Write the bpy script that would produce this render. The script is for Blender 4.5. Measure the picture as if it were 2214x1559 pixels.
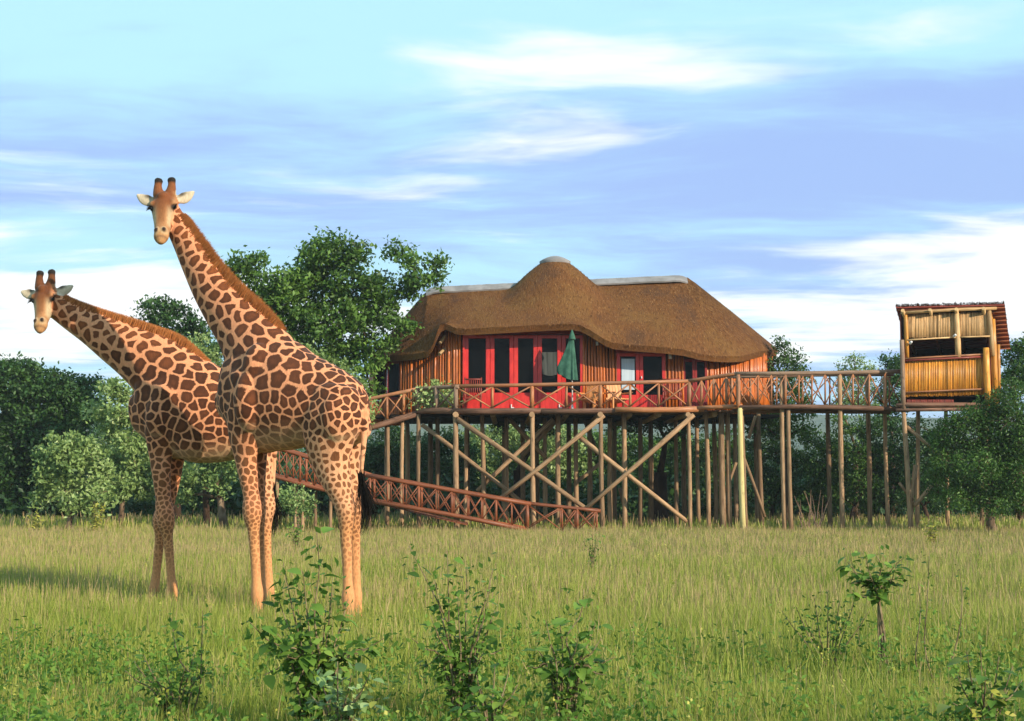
import bpy, bmesh, math, random
import numpy as np
from mathutils import Vector, Matrix, kdtree

for _o in list(bpy.data.objects):
    bpy.data.objects.remove(_o, do_unlink=True)
scene = bpy.context.scene
COL = scene.collection
R = math.radians

# ---------------------------------------------------------------- camera
FPX, CX, CY, HOR, HC = 3075.0, 1107.0, 779.5, 1040.0, 1.6     # photo pixels; eye height in metres
TILT = math.atan((HOR - CY) / FPX)
cam_data = bpy.data.cameras.new('camera')
cam_data.sensor_width = 36.0
cam_data.lens = 36.0 * FPX / 2214.0
cam_data.clip_start, cam_data.clip_end = 0.1, 6000.0
cam = bpy.data.objects.new('camera', cam_data)
COL.objects.link(cam)
cam.location = (0, 0, HC)
cam.rotation_euler = (math.pi / 2 + TILT, 0, 0)
scene.camera = cam

# ---------------------------------------------------------------- sky, sun, exposure
SUN_EL, SUN_AZ = R(23), R(48)        # azimuth: from straight behind the camera towards the right
sun_dir = Vector((math.sin(SUN_AZ) * math.cos(SUN_EL), -math.cos(SUN_AZ) * math.cos(SUN_EL), math.sin(SUN_EL)))
sun_data = bpy.data.lights.new('sun', 'SUN')
sun_data.energy, sun_data.angle, sun_data.color = 5.0, R(0.6), (1.0, 0.88, 0.70)
sun = bpy.data.objects.new('sun', sun_data)
COL.objects.link(sun)
sun.location = (30, -30, 40)
sun.rotation_euler = sun_dir.to_track_quat('Z', 'Y').to_euler()
scene.view_settings.view_transform = 'Standard'
scene.view_settings.look = 'None'
scene.view_settings.gamma = 1.0
scene.view_settings.exposure = 0.40

world = bpy.data.worlds.new('World')
scene.world = world
world.use_nodes = True
wn = world.node_tree
wn.nodes.clear()


class NB:
    """tiny node builder"""
    def __init__(s, nt): s.nt = nt
    def n(s, t, **kw):
        o = s.nt.nodes.new(t)
        for k, v in kw.items(): setattr(o, k, v)
        return o
    def put(s, sock, v):
        if hasattr(v, 'is_linked') or hasattr(v, 'links'): s.nt.links.new(v, sock)
        elif isinstance(v, (tuple, list)) and len(v) == 3 and sock.type == 'RGBA': sock.default_value = (*v, 1)
        else: sock.default_value = v
    def math(s, op, a, b=0.0, c=None, clamp=False):
        o = s.n('ShaderNodeMath', operation=op); o.use_clamp = clamp
        s.put(o.inputs[0], a); s.put(o.inputs[1], b)
        if c is not None: s.put(o.inputs[2], c)
        return o.outputs[0]
    def vmath(s, op, a, b=(0, 0, 0)):
        o = s.n('ShaderNodeVectorMath', operation=op)
        s.put(o.inputs[0], a); s.put(o.inputs[1], b)
        return o.outputs[0]
    def comb(s, x, y, z):
        o = s.n('ShaderNodeCombineXYZ')
        for i, v in enumerate((x, y, z)): s.put(o.inputs[i], v)
        return o.outputs[0]
    def sep(s, v):
        o = s.n('ShaderNodeSeparateXYZ'); s.put(o.inputs[0], v); return o.outputs
    def noise(s, vec, scale, detail=4.0, rough=0.55, dist=0.0, color=False):
        o = s.n('ShaderNodeTexNoise')
        if vec is not None: s.put(o.inputs['Vector'], vec)
        o.inputs['Scale'].default_value = scale; o.inputs['Detail'].default_value = detail
        o.inputs['Roughness'].default_value = rough; o.inputs['Distortion'].default_value = dist
        return o.outputs['Color' if color else 'Fac']
    def ramp(s, fac, stops, interp='LINEAR'):
        o = s.n('ShaderNodeValToRGB'); e = o.color_ramp.elements
        o.color_ramp.interpolation = interp
        while len(e) < len(stops): e.new(0.5)
        for el, (p, c) in zip(e, stops):
            el.position = p
            el.color = (c, c, c, 1) if isinstance(c, (int, float)) else (*c, 1)
        s.put(o.inputs[0], fac)
        return o.outputs[0]
    def mix(s, fac, a, b, blend='MIX'):
        o = s.n('ShaderNodeMix', data_type='RGBA', blend_type=blend)
        s.put(o.inputs[0], fac); s.put(o.inputs[6], a); s.put(o.inputs[7], b)
        return o.outputs[2]
    def smooth(s, x, lo, hi):
        o = s.n('ShaderNodeMapRange', interpolation_type='SMOOTHSTEP')
        s.put(o.inputs[0], x); s.put(o.inputs[1], lo); s.put(o.inputs[2], hi)
        return o.outputs[0]
    def attr(s, name, out='Fac'):
        o = s.n('ShaderNodeAttribute'); o.attribute_name = name
        return o.outputs[out]
    def bump(s, h, strength=0.5, dist=0.02):
        o = s.n('ShaderNodeBump'); o.inputs['Strength'].default_value = strength
        o.inputs['Distance'].default_value = dist; s.put(o.inputs['Height'], h)
        return o.outputs[0]


b = NB(wn)
sky = b.n('ShaderNodeTexSky', sky_type='NISHITA')
sky.sun_disc = False
sky.sun_elevation, sky.sun_rotation = SUN_EL, math.pi - SUN_AZ
sky.altitude, sky.air_density, sky.dust_density, sky.ozone_density = 600, 1.0, 0.8, 1.2
tc = b.n('ShaderNodeTexCoord').outputs['Generated']
sx, sy, sz = b.sep(tc)
den = b.math('ADD', b.math('MAXIMUM', sz, 0.0), 0.07)
plane = b.comb(b.math('DIVIDE', sx, den), b.math('DIVIDE', sy, den), 0.0)
warp = b.vmath('ADD', plane, b.vmath('MULTIPLY', b.noise(plane, 0.7, 3, 0.5, color=True), (0.8, 0.8, 0.0)))
n_big = b.noise(b.vmath('MULTIPLY', b.vmath('ADD', warp, (17.2128, 19.2927, 0)), (0.60, 1.1, 1)), 1.0, 6.0, 0.55)
n_thin = b.noise(b.vmath('MULTIPLY', b.vmath('ADD', warp, (18.0939, 11.3822, 0)), (0.8, 1.9, 1)), 1.0, 7.0, 0.62)
# layered cloud: a bright bank low down, then a shaded veil, then broken bright veil higher
low = b.math('MULTIPLY', b.smooth(sz, 0.190, 0.155), b.smooth(sz, 0.06, 0.125))
mid = b.math('MULTIPLY', b.smooth(sz, 0.155, 0.20), b.smooth(sz, 0.31, 0.22))
high = b.smooth(sz, 0.22, 0.31)
cyan = (0.43, 0.75, 0.88)
peri = (0.30, 0.445, 0.80)
white = (0.95, 0.95, 0.95)
side = b.math('MULTIPLY', sx, -0.22)
veil = b.smooth(b.math('ADD', b.math('ADD', n_thin, b.math('MULTIPLY', high, 0.15)), b.math('ADD', side, b.math('MULTIPLY', mid, -0.15))), 0.28, 0.64)
col = b.mix(veil, peri, cyan)
wf = b.math('ADD', n_big, b.math('ADD', b.math('MULTIPLY', low, 0.09), b.math('ADD', b.math('MULTIPLY', mid, -0.10), b.math('MULTIPLY', high, -0.045))))
wf = b.math('ADD', wf, b.math('MULTIPLY', b.math('SUBTRACT', n_thin, 0.5), 0.30))
wm = b.smooth(wf, 0.50, 0.66)
col = b.mix(wm, col, white)
skycol = b.vmath('SCALE', sky.outputs[0]); skycol.node.inputs['Scale'].default_value = 0.09
col = b.mix(0.10, col, skycol)
bg = b.n('ShaderNodeBackground'); b.put(bg.inputs[0], col); bg.inputs[1].default_value = 1.0
wo = b.n('ShaderNodeOutputWorld'); wn.links.new(bg.outputs[0], wo.inputs[0])

# ---------------------------------------------------------------- helpers
CAMP = Vector((0, 0, HC))
_ct, _st = math.cos(TILT), math.sin(TILT)


def ray(px, py):
    u, v = (px - CX) / FPX, (CY - py) / FPX
    return Vector((u, _ct - v * _st, _st + v * _ct))


def P(px, py, Y):
    """the point of the place at distance Y that stands at this spot of the photograph"""
    d = ray(px, py)
    return CAMP + d * (Y / d.y)


def G(px, Y, z=0.0):
    """ground point below photo column px at distance Y"""
    d = ray(px, HOR)
    return Vector((d.x * Y / d.y, Y, z))


def ppm(Y): return FPX / Y


def set_tags(o, label=None, cat=None, group=None, kind=None):
    if label: o['label'] = label
    if cat: o['category'] = cat
    if group: o['group'] = group
    if kind: o['kind'] = kind
    return o


def thing(name, label, cat, loc=(0, 0, 0), group=None):
    o = bpy.data.objects.new(name, None)
    COL.objects.link(o)
    o.empty_display_size = 0.2
    o.location = loc
    return set_tags(o, label, cat, group)


def adopt(o, parent):
    if parent is None: return
    o.parent = parent
    if parent.type == 'EMPTY':
        o.matrix_parent_inverse = Matrix.Translation(-Vector(parent.location))


def obj(name, me, mat=None, parent=None, smooth=False):
    o = bpy.data.objects.new(name, me)
    COL.objects.link(o)
    if mat and not me.materials: me.materials.append(mat)
    if smooth: me.polygons.foreach_set('use_smooth', [True] * len(me.polygons))
    adopt(o, parent)
    return o


def mesh(verts, faces, name='m'):
    me = bpy.data.meshes.new(name)
    me.from_pydata([tuple(v) for v in verts], [], faces)
    me.update()
    return me


def np_mesh(verts, faces, attrs=None, name='m'):
    """verts (N,3); faces (M,k) with k fixed; attrs: point attributes"""
    verts = np.asarray(verts, np.float32); faces = np.asarray(faces, np.int32)
    me = bpy.data.meshes.new(name)
    k = faces.shape[1]
    me.vertices.add(len(verts)); me.vertices.foreach_set('co', verts.ravel())
    me.loops.add(faces.size); me.loops.foreach_set('vertex_index', faces.ravel())
    me.polygons.add(len(faces))
    me.polygons.foreach_set('loop_start', np.arange(0, faces.size, k, dtype=np.int32))
    me.update(calc_edges=True)
    for an, a in (attrs or {}).items():
        a = np.asarray(a, np.float32)
        if a.ndim == 1:
            t = me.attributes.new(an, 'FLOAT', 'POINT'); t.data.foreach_set('value', a)
        else:
            t = me.attributes.new(an, 'FLOAT_COLOR', 'POINT')
            if a.shape[1] == 3: a = np.hstack([a, np.ones((len(a), 1), np.float32)])
            t.data.foreach_set('color', a.ravel())
    me.validate()
    return me


class MB:
    """collects simple solids into one mesh"""
    def __init__(s): s.v, s.f = [], []
    def box(s, c, size, rot=None):
        i = len(s.v); c = Vector(c); hx, hy, hz = (q / 2 for q in size)
        for x, y, z in ((-1,-1,-1),(1,-1,-1),(1,1,-1),(-1,1,-1),(-1,-1,1),(1,-1,1),(1,1,1),(-1,1,1)):
            p = Vector((x * hx, y * hy, z * hz))
            if rot: p = rot @ p
            s.v.append(c + p)
        s.f += [tuple(i + q for q in f) for f in ((0,3,2,1),(4,5,6,7),(0,1,5,4),(1,2,6,5),(2,3,7,6),(3,0,4,7))]
        return s
    def beam(s, a, b2, w, h, up=(0, 0, 1)):
        a, b2 = Vector(a), Vector(b2)
        y = (b2 - a).normalized(); x = y.cross(Vector(up)).normalized(); z = x.cross(y)
        m = Matrix((x, y, z)).transposed()
        return s.box((a + b2) / 2, (w, (b2 - a).length, h), m)
    def tube(s, pts, rad, n=7, rng=None, wob=0.0, cap=True):
        i0 = len(s.v); m = len(pts); pts = [Vector(p) for p in pts]
        prev = None
        for k, p in enumerate(pts):
            t = (pts[min(k + 1, m - 1)] - pts[max(k - 1, 0)]).normalized()
            if prev is None:
                a = t.cross(Vector((0.13, 0.31, 0.94)) if abs(t.z) < 0.9 else Vector((1, 0.1, 0))).normalized()
            else:
                a = (prev - t * prev.dot(t)).normalized()
            prev = a; c = t.cross(a)
            r = rad[k] if isinstance(rad, (list, tuple)) else rad
            for q in range(n):
                an = 2 * math.pi * q / n
                rr = r * (1 + (rng.uniform(-wob, wob) if rng else 0))
                s.v.append(p + (a * math.cos(an) + c * math.sin(an)) * rr)
        for k in range(m - 1):
            for q in range(n):
                q2 = (q + 1) % n
                s.f.append((i0 + k*n + q, i0 + k*n + q2, i0 + (k+1)*n + q2, i0 + (k+1)*n + q))
        if cap:
            s.f.append(tuple(i0 + q for q in range(n))[::-1]); s.f.append(tuple(i0 + (m-1)*n + q for q in range(n)))
        return s
    def build(s, name, mat, parent=None, smooth=False):
        return obj(name, mesh(s.v, s.f, name), mat, parent, smooth)


rnd = random.Random(11)


def pole(name, a, b2, r0, r1=None, mat=None, parent=None, n=8, rings=4, bend=0.012):
    """one rough round timber from a to b2, with its own wobble; uv: around / along"""
    a, b2 = Vector(a), Vector(b2); r1 = r1 or r0
    L = (b2 - a).length
    d = (b2 - a).normalized()
    sdir = d.cross(Vector((0.2, 0.3, 0.93)) if abs(d.z) < 0.9 else Vector((1, 0.2, 0))).normalized(); tdir = d.cross(sdir)
    pts, rad = [], []
    ph = rnd.uniform(0, 6.28); bx = rnd.uniform(-1, 1) * bend * L; by = rnd.uniform(-1, 1) * bend * L
    for k in range(rings):
        t = k / (rings - 1)
        w = math.sin(math.pi * t)
        pts.append(a.lerp(b2, t) + sdir * bx * w + tdir * by * w)
        rad.append((r0 + (r1 - r0) * t) * rnd.uniform(0.93, 1.07))
    m = MB().tube(pts, rad, n, rnd, 0.06)
    me = mesh(m.v, m.f, name)
    uv = me.uv_layers.new(name='UVMap')
    off = rnd.uniform(0, 50)
    for pl in me.polygons:
        ids = [me.loops[li].vertex_index for li in pl.loop_indices]
        qs = [i % n for i in ids]
        wrap = len(ids) == 4 and max(qs) == n - 1 and min(qs) == 0
        for li, i in zip(pl.loop_indices, ids):
            q = i % n
            if wrap and q == 0: q = n
            uv.data[li].uv = (q / n * 6.28 * r0 + off, (i // n) / (rings - 1) * L)
    me.polygons.foreach_set('use_smooth', [len(p.vertices) == 4 for p in me.polygons])
    return obj(name, me, mat, parent)


# ---------------------------------------------------------------- materials
MATS = {}


def new_mat(name, rough=0.7, spec=0.3):
    m = bpy.data.materials.new(name); m.use_nodes = True
    nt = m.node_tree; bs = nt.nodes['Principled BSDF']
    bs.inputs['Roughness'].default_value = rough
    bs.inputs['Specular IOR Level'].default_value = spec
    MATS[name] = m
    return m, NB(nt), bs


def wood(name, dark, light, rough=0.55, spec=0.35, vary=0.35, bumps=0.5, weather=None, wamt=0.0):
    m, b, bs = new_mat(name, rough, spec)
    uv = b.n('ShaderNodeTexCoord').outputs['UV']
    g = b.noise(b.vmath('MULTIPLY', uv, (38, 2.2, 1)), 1.0, 5, 0.65)
    knot = b.noise(b.vmath('MULTIPLY', uv, (9, 3.5, 1)), 1.0, 3, 0.5)
    c = b.mix(b.smooth(g, 0.32, 0.68), dark, light)
    c = b.mix(b.math('MULTIPLY', b.smooth(knot, 0.58, 0.72), 0.55), c, tuple(q * 0.45 for q in dark))
    if weather:
        wn_ = b.noise(b.vmath('MULTIPLY', uv, (5, 0.8, 1)), 1.0, 4, 0.6)
        c = b.mix(b.math('MULTIPLY', b.smooth(wn_, 0.42, 0.62), wamt), c, weather)
    rn = b.n('ShaderNodeObjectInfo').outputs['Random']
    c = b.mix(1.0, c, b.ramp(rn, [(0, 1 - vary), (1, 1 + vary * 0.5)]), 'MULTIPLY')
    b.put(bs.inputs['Base Color'], c)
    b.put(bs.inputs['Normal'], b.bump(g, bumps, 0.01))
    return m


def plain(name, c1, c2, scale=6.0, rough=0.7, spec=0.3, bumps=0.2, stretch=(1, 1, 1), lo=0.35, hi=0.65):
    m, b, bs = new_mat(name, rough, spec)
    co = b.vmath('MULTIPLY', b.n('ShaderNodeTexCoord').outputs['Object'], stretch)
    g = b.noise(co, scale, 5, 0.6)
    b.put(bs.inputs['Base Color'], b.mix(b.smooth(g, lo, hi), c1, c2))
    if bumps: b.put(bs.inputs['Normal'], b.bump(g, bumps, 0.02))
    return m


def leafmat(name, dark, light, pale, transl=0.25, rough=0.5, spec=0.35, big=0.35):
    m, b, bs = new_mat(name, rough, spec)
    t = b.attr('tint')
    g = b.noise(b.n('ShaderNodeNewGeometry').outputs['Position'], big, 3, 0.5)
    f = b.math('ADD', b.math('MULTIPLY', t, 0.75), b.math('MULTIPLY', b.math('SUBTRACT', g, 0.5), 0.9), clamp=True)
    c = b.ramp(f, [(0.0, dark), (0.55, light), (1.0, pale)])
    b.put(bs.inputs['Base Color'], c)
    tr = b.n('ShaderNodeBsdfTranslucent'); b.put(tr.inputs[0], b.mix(0.5, c, light))
    mx = b.n('ShaderNodeMixShader'); mx.inputs[0].default_value = transl
    b.nt.links.new(bs.outputs[0], mx.inputs[1]); b.nt.links.new(tr.outputs[0], mx.inputs[2])
    b.nt.links.new(mx.outputs[0], b.nt.nodes['Material Output'].inputs[0])
    return m


W_POST = wood('weathered_pole', (0.19, 0.105, 0.055), (0.43, 0.275, 0.155), 0.75, 0.2, 0.5)
W_PALE = wood('fresh_pale_pole', (0.48, 0.38, 0.15), (0.66, 0.55, 0.25), 0.7, 0.2, 0.1)
W_RAIL = wood('oiled_rail', (0.26, 0.085, 0.03), (0.50, 0.20, 0.075), 0.5, 0.4, 0.25, weather=(0.20, 0.13, 0.085), wamt=0.5)
W_RAMP = wood('ramp_rail', (0.15, 0.040, 0.014), (0.27, 0.078, 0.026), 0.5, 0.4, 0.25)
W_WALL = wood('varnished_wall_pole', (0.30, 0.062, 0.008), (0.64, 0.165, 0.016), 0.36, 0.55, 0.4)
W_GREY = wood('grey_rail', (0.16, 0.10, 0.07), (0.33, 0.21, 0.14), 0.7, 0.2, 0.25)
W_EDGE = wood('deck_edge_log', (0.07, 0.035, 0.022), (0.20, 0.10, 0.06), 0.7, 0.25, 0.3, weather=(0.33, 0.17, 0.11), wamt=0.5)
W_REED = wood('varnished_reed', (0.46, 0.16, 0.02), (0.78, 0.36, 0.05), 0.4, 0.45, 0.4)
W_REEDP = wood('pale_reed', (0.48, 0.27, 0.11), (0.72, 0.47, 0.23), 0.55, 0.3, 0.4)
W_CHAIR = wood('chair_timber', (0.55, 0.19, 0.05), (0.78, 0.33, 0.11), 0.5, 0.35, 0.2)
W_MAROON = wood('dark_red_timber', (0.16, 0.022, 0.015), (0.30, 0.05, 0.03), 0.45, 0.4, 0.25)
M_RED = plain('red_paint', (0.46, 0.017, 0.014), (0.60, 0.030, 0.022), 3.0, 0.38, 0.5, 0.06, (3, 3, 1))
M_REDD = plain('deep_red_paint', (0.20, 0.012, 0.012), (0.28, 0.022, 0.018), 3.0, 0.45, 0.4, 0.06)
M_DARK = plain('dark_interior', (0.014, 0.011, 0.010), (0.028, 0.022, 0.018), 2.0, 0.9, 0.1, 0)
M_CAP = plain('cement_ridge', (0.19, 0.175, 0.17), (0.27, 0.25, 0.245), 2.2, 0.8, 0.2, 0.3)
M_BARK = plain('bark', (0.10, 0.065, 0.04), (0.24, 0.17, 0.11), 5.0, 0.85, 0.15, 0.8, (1, 1, 0.25))
M_BARKD = plain('dark_bark', (0.030, 0.019, 0.013), (0.085, 0.05, 0.032), 4.0, 0.9, 0.1, 0.8, (1, 1, 0.25))
M_GREEN = plain('parasol_canvas', (0.022, 0.075, 0.05), (0.045, 0.125, 0.085), 5.0, 0.75, 0.2, 0.25)
M_STEEL = plain('white_metal', (0.62, 0.60, 0.57), (0.75, 0.73, 0.70), 5.0, 0.4, 0.5, 0)
M_PANESKY = plain('painted_sky_reflection', (0.40, 0.48, 0.54), (0.50, 0.58, 0.64), 3.0, 0.9, 0.1, 0.1, (6, 6, 0.3))  # pale blue-grey standing in for sky reflected in the door glass
M_NET = plain('grey_net_curtain', (0.045, 0.05, 0.046), (0.075, 0.08, 0.074), 3.0, 0.9, 0.1, 0.2, (6, 6, 0.3))
M_CLAY = plain('clay_pot', (0.28, 0.10, 0.05), (0.40, 0.16, 0.08), 4.0, 0.8, 0.2, 0.2)
M_LEAF_TREE = leafmat('broad_leaf', (0.016, 0.042, 0.008), (0.095, 0.19, 0.028), (0.22, 0.36, 0.07))
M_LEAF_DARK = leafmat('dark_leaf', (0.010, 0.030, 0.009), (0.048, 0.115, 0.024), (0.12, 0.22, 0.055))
M_LEAF_PALE = leafmat('pale_leaf', (0.045, 0.090, 0.024), (0.25, 0.355, 0.105), (0.60, 0.68, 0.33))
M_LEAF_FINE = leafmat('fine_leaf', (0.012, 0.036, 0.008), (0.072, 0.160, 0.024), (0.24, 0.37, 0.065))
M_LEAF_SHRUB = leafmat('shrub_leaf', (0.045, 0.10, 0.016), (0.135, 0.25, 0.038), (0.28, 0.39, 0.07), 0.35, 0.55, 0.15, 1.5)
M_LEAF_YEL = leafmat('yellow_leaf', (0.16, 0.20, 0.03), (0.42, 0.40, 0.06), (0.68, 0.60, 0.16), 0.3)
M_STEM = plain('stem', (0.11, 0.075, 0.04), (0.26, 0.20, 0.11), 8.0, 0.8, 0.2, 0.2)

m, b, bs = new_mat('glass', 0.06, 0.5)
bs.inputs['Base Color'].default_value = (0.006, 0.006, 0.006, 1)
bs.inputs['Transmission Weight'].default_value = 0.4
bs.inputs['IOR'].default_value = 1.18
M_GLASS = m

# thatch
m, b, bs = new_mat('thatch', 0.9, 0.1)
uv = b.n('ShaderNodeTexCoord').outputs['UV']
st = b.noise(b.vmath('MULTIPLY', uv, (60, 3.5, 1)), 1.0, 4, 0.7)
sp = b.noise(b.vmath('MULTIPLY', uv, (14, 7, 1)), 1.0, 4, 0.7)
big = b.noise(b.vmath('MULTIPLY', uv, (0.6, 0.5, 1)), 1.0, 4, 0.6)
c = b.ramp(st, [(0.25, (0.065, 0.025, 0.009)), (0.5, (0.155, 0.062, 0.020)), (0.75, (0.29, 0.130, 0.046))])
c = b.mix(b.math('MULTIPLY', b.smooth(sp, 0.5, 0.72), 0.55), c, (0.10, 0.048, 0.02))
c = b.mix(b.math('MULTIPLY', b.smooth(big, 0.46, 0.62), 0.45), c, (0.20, 0.105, 0.032))
c = b.mix(b.math('MULTIPLY', b.smooth(big, 0.47, 0.34), 0.7), c, (0.085, 0.042, 0.024))
b.put(bs.inputs['Base Color'], c)
b.put(bs.inputs['Normal'], b.bump(b.math('ADD', st, sp), 0.9, 0.04))
M_THATCH = m
m, b, bs = new_mat('straw', 0.85, 0.15)
t = b.attr('tint')
b.put(bs.inputs['Base Color'], b.ramp(t, [(0, (0.04, 0.016, 0.006)), (0.5, (0.14, 0.057, 0.018)), (1, (0.37, 0.185, 0.07))]))
M_STRAW = m

# grass and ground
m, b, bs = new_mat('grass_blade', 0.6, 0.25)
t, hh, kd = b.attr('tint'), b.attr('hgt'), b.attr('dry')
pos = b.n('ShaderNodeNewGeometry').outputs['Position']
pn = b.noise(pos, 0.35, 3, 0.55)
pn2 = b.noise(pos, 1.6, 3, 0.5)
f = b.math('ADD', b.math('MULTIPLY', t, 0.6), b.math('MULTIPLY', b.math('ADD', pn, b.math('MULTIPLY', pn2, 0.5)), 0.55), clamp=True)
gr = b.ramp(f, [(0.22, (0.060, 0.125, 0.014)), (0.52, (0.20, 0.27, 0.032)), (0.85, (0.34, 0.36, 0.070)), (1.0, (0.44, 0.38, 0.13))])
dr = b.ramp(t, [(0, (0.30, 0.20, 0.095)), (1, (0.50, 0.37, 0.18))])
c = b.mix(b.math('MULTIPLY', kd, b.smooth(hh, 0.25, 0.8)), gr, dr)
b.put(bs.inputs['Base Color'], c)
tr = b.n('ShaderNodeBsdfTranslucent'); b.put(tr.inputs[0], c)
mx = b.n('ShaderNodeMixShader'); mx.inputs[0].default_value = 0.3
b.nt.links.new(bs.outputs[0], mx.inputs[1]); b.nt.links.new(tr.outputs[0], mx.inputs[2])
b.nt.links.new(mx.outputs[0], b.nt.nodes['Material Output'].inputs[0])
M_GRASS = m
m, b, bs = new_mat('ground_soil', 0.95, 0.1)
pos = b.n('ShaderNodeNewGeometry').outputs['Position']
c = b.mix(b.smooth(b.noise(pos, 0.9, 5, 0.6), 0.4, 0.6), (0.075, 0.085, 0.022), (0.12, 0.145, 0.035))
c = b.mix(b.math('MULTIPLY', b.smooth(b.noise(pos, 0.25, 3, 0.6), 0.5, 0.65), 0.5), c, (0.16, 0.125, 0.06))
b.put(bs.inputs['Base Color'], c)
M_SOIL = m
m, b, bs = new_mat('hill_forest', 0.95, 0.05)
pos = b.n('ShaderNodeNewGeometry').outputs['Position']
b.put(bs.inputs['Base Color'], b.mix(b.smooth(b.noise(pos, 0.03, 5, 0.6), 0.4, 0.6), (0.035, 0.06, 0.025), (0.07, 0.095, 0.04)))
M_HILL = m

# ---------------------------------------------------------------- ground, hills
nprng = np.random.default_rng(5)


def ground_z(x, y):
    return 0.03 * np.sin(x * 0.31 + 1.0) * np.sin(y * 0.23) + 0.02 * np.sin(x * 0.9 + y * 0.7)


xs = np.concatenate([[-3000, -800, -200, -80], np.linspace(-40, 40, 81), [80, 200, 800, 3000]])
ys = np.concatenate([[-400, -60, -10], np.linspace(0, 80, 81), [120, 250, 600, 1500, 4000]])
gx, gy = np.meshgrid(xs, ys)
gz = np.where((np.abs(gx) <= 40) & (gy >= 0) & (gy <= 80), ground_z(gx, gy), 0.0)
gv = np.stack([gx.ravel(), gy.ravel(), gz.ravel()], 1)
nx = len(xs)
ii = np.arange(len(ys) - 1)[:, None] * nx + np.arange(nx - 1)[None, :]
gf = np.stack([ii, ii + 1, ii + nx + 1, ii + nx], -1).reshape(-1, 4)
o = obj('ground', np_mesh(gv, gf), M_SOIL, smooth=True)
set_tags(o, kind='structure')

hv, hf = [], []
nh = 60
for k in range(nh + 1):
    x = -1100 + 2200 * k / nh
    top = 50 + 4 * math.sin(k * 0.33) + 3 * math.sin(k * 0.9 + 1) - 0.00001 * x * x
    for (yy, zz) in ((760, -1), (900, top * 0.72), (1030, top), (1300, -1)):
        hv.append((x, yy, zz))
for k in range(nh):
    for q in range(3):
        hf.append((k*4+q, (k+1)*4+q, (k+1)*4+q+1, k*4+q+1))
o = obj('hills', mesh(hv, hf), M_HILL, smooth=True)
set_tags(o, kind='structure')

# ---------------------------------------------------------------- grass (nobody could count it)
def grass_band(y0, y1, dens, w, h, nseg, marg, seed, dry=0.3):
    g = np.random.default_rng(seed)
    area_w = lambda y: 2 * (0.362 * y + marg)
    n = int(dens * (y1 - y0) * area_w((y0 + y1) / 2))
    nc = max(1, n // 9)
    yy = y0 + (y1 - y0) * np.sqrt(g.random(nc)) if y0 < 12 else g.uniform(y0, y1, nc)
    xx = (g.random(nc) - 0.5) * area_w(yy)
    idx = g.integers(0, nc, n)
    sp = 0.06 + 0.004 * y0
    x = xx[idx] + g.normal(0, sp, n); y = yy[idx] + g.normal(0, sp, n)
    ch = g.uniform(0.7, 1.25, nc)[idx]
    hgt = g.uniform(0.55, 1.1, n) * h * ch
    z0 = ground_z(x, y)
    an = g.uniform(0, 2 * np.pi, n); lean = np.abs(g.normal(0.0, 0.28, n)) * hgt
    dx, dy = np.cos(an) * lean, np.sin(an) * lean
    fa = g.uniform(0, 2 * np.pi, n); wx, wy = np.cos(fa) * w / 2, np.sin(fa) * w * 0.5
    ww = g.uniform(0.6, 1.3, n); wx, wy = wx * ww, wy * ww
    isdry = (g.random(n) < dry).astype(np.float32)
    hgt = hgt * (1 + 0.35 * isdry)
    tint = np.clip(g.random(nc)[idx] * 0.5 + g.random(n) * 0.5, 0, 1)
    base = np.stack([x, y, z0 - 0.02], 1); W = np.stack([wx, wy, 0 * wx], 1)
    if nseg == 2:
        mid = base + np.stack([dx * 0.35, dy * 0.35, hgt * 0.58], 1)
        tip = base + np.stack([dx, dy, hgt], 1)
        V = np.stack([base - W, base + W, mid - W * 0.75, mid + W * 0.75, tip], 1).reshape(-1, 3)
        b0 = (np.arange(n) * 5)[:, None]
        Fc = np.concatenate([b0 + [0, 1, 3], b0 + [0, 3, 2], b0 + [2, 3, 4]], 0)
        hg = np.tile([0, 0, 0.55, 0.55, 1.0], n); k = 5
    else:
        tip = base + np.stack([dx, dy, hgt], 1)
        V = np.stack([base - W, base + W, tip + W * 0.25, tip - W * 0.25], 1).reshape(-1, 3)
        b0 = (np.arange(n) * 4)[:, None]
        Fc = np.concatenate([b0 + [0, 1, 2], b0 + [0, 2, 3]], 0)
        hg = np.tile([0, 0, 1.0, 1.0], n); k = 4
    return V, Fc, hg, np.repeat(tint, k), np.repeat(isdry, k)


parts = [grass_band(6.0, 10, 2100, 0.006, 0.28, 2, 1.5, 1, 0.05), grass_band(10, 16, 1200, 0.009, 0.30, 2, 2.0, 2, 0.06),
         grass_band(16, 27, 780, 0.012, 0.27, 1, 3.0, 3, 0.16), grass_band(27, 43.5, 430, 0.016, 0.22, 1, 4.0, 4, 0.32),
         grass_band(43.5, 75, 45, 0.05, 0.34, 1, 6.0, 6, 0.2)]
Vs, Fs, Hs, Ts, Ds = [], [], [], [], []; off = 0
for V, Fc, hg, tt, dd in parts:
    Vs.append(V); Fs.append(Fc + off); Hs.append(hg); Ts.append(tt); Ds.append(dd); off += len(V)
me = np_mesh(np.concatenate(Vs), np.concatenate(Fs), {'hgt': np.concatenate(Hs), 'tint': np.concatenate(Ts), 'dry': np.concatenate(Ds)})
o = obj('grass', me, M_GRASS)
set_tags(o, 'long yellow green meadow grass with tan seed heads', 'grass', kind='stuff')
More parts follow.
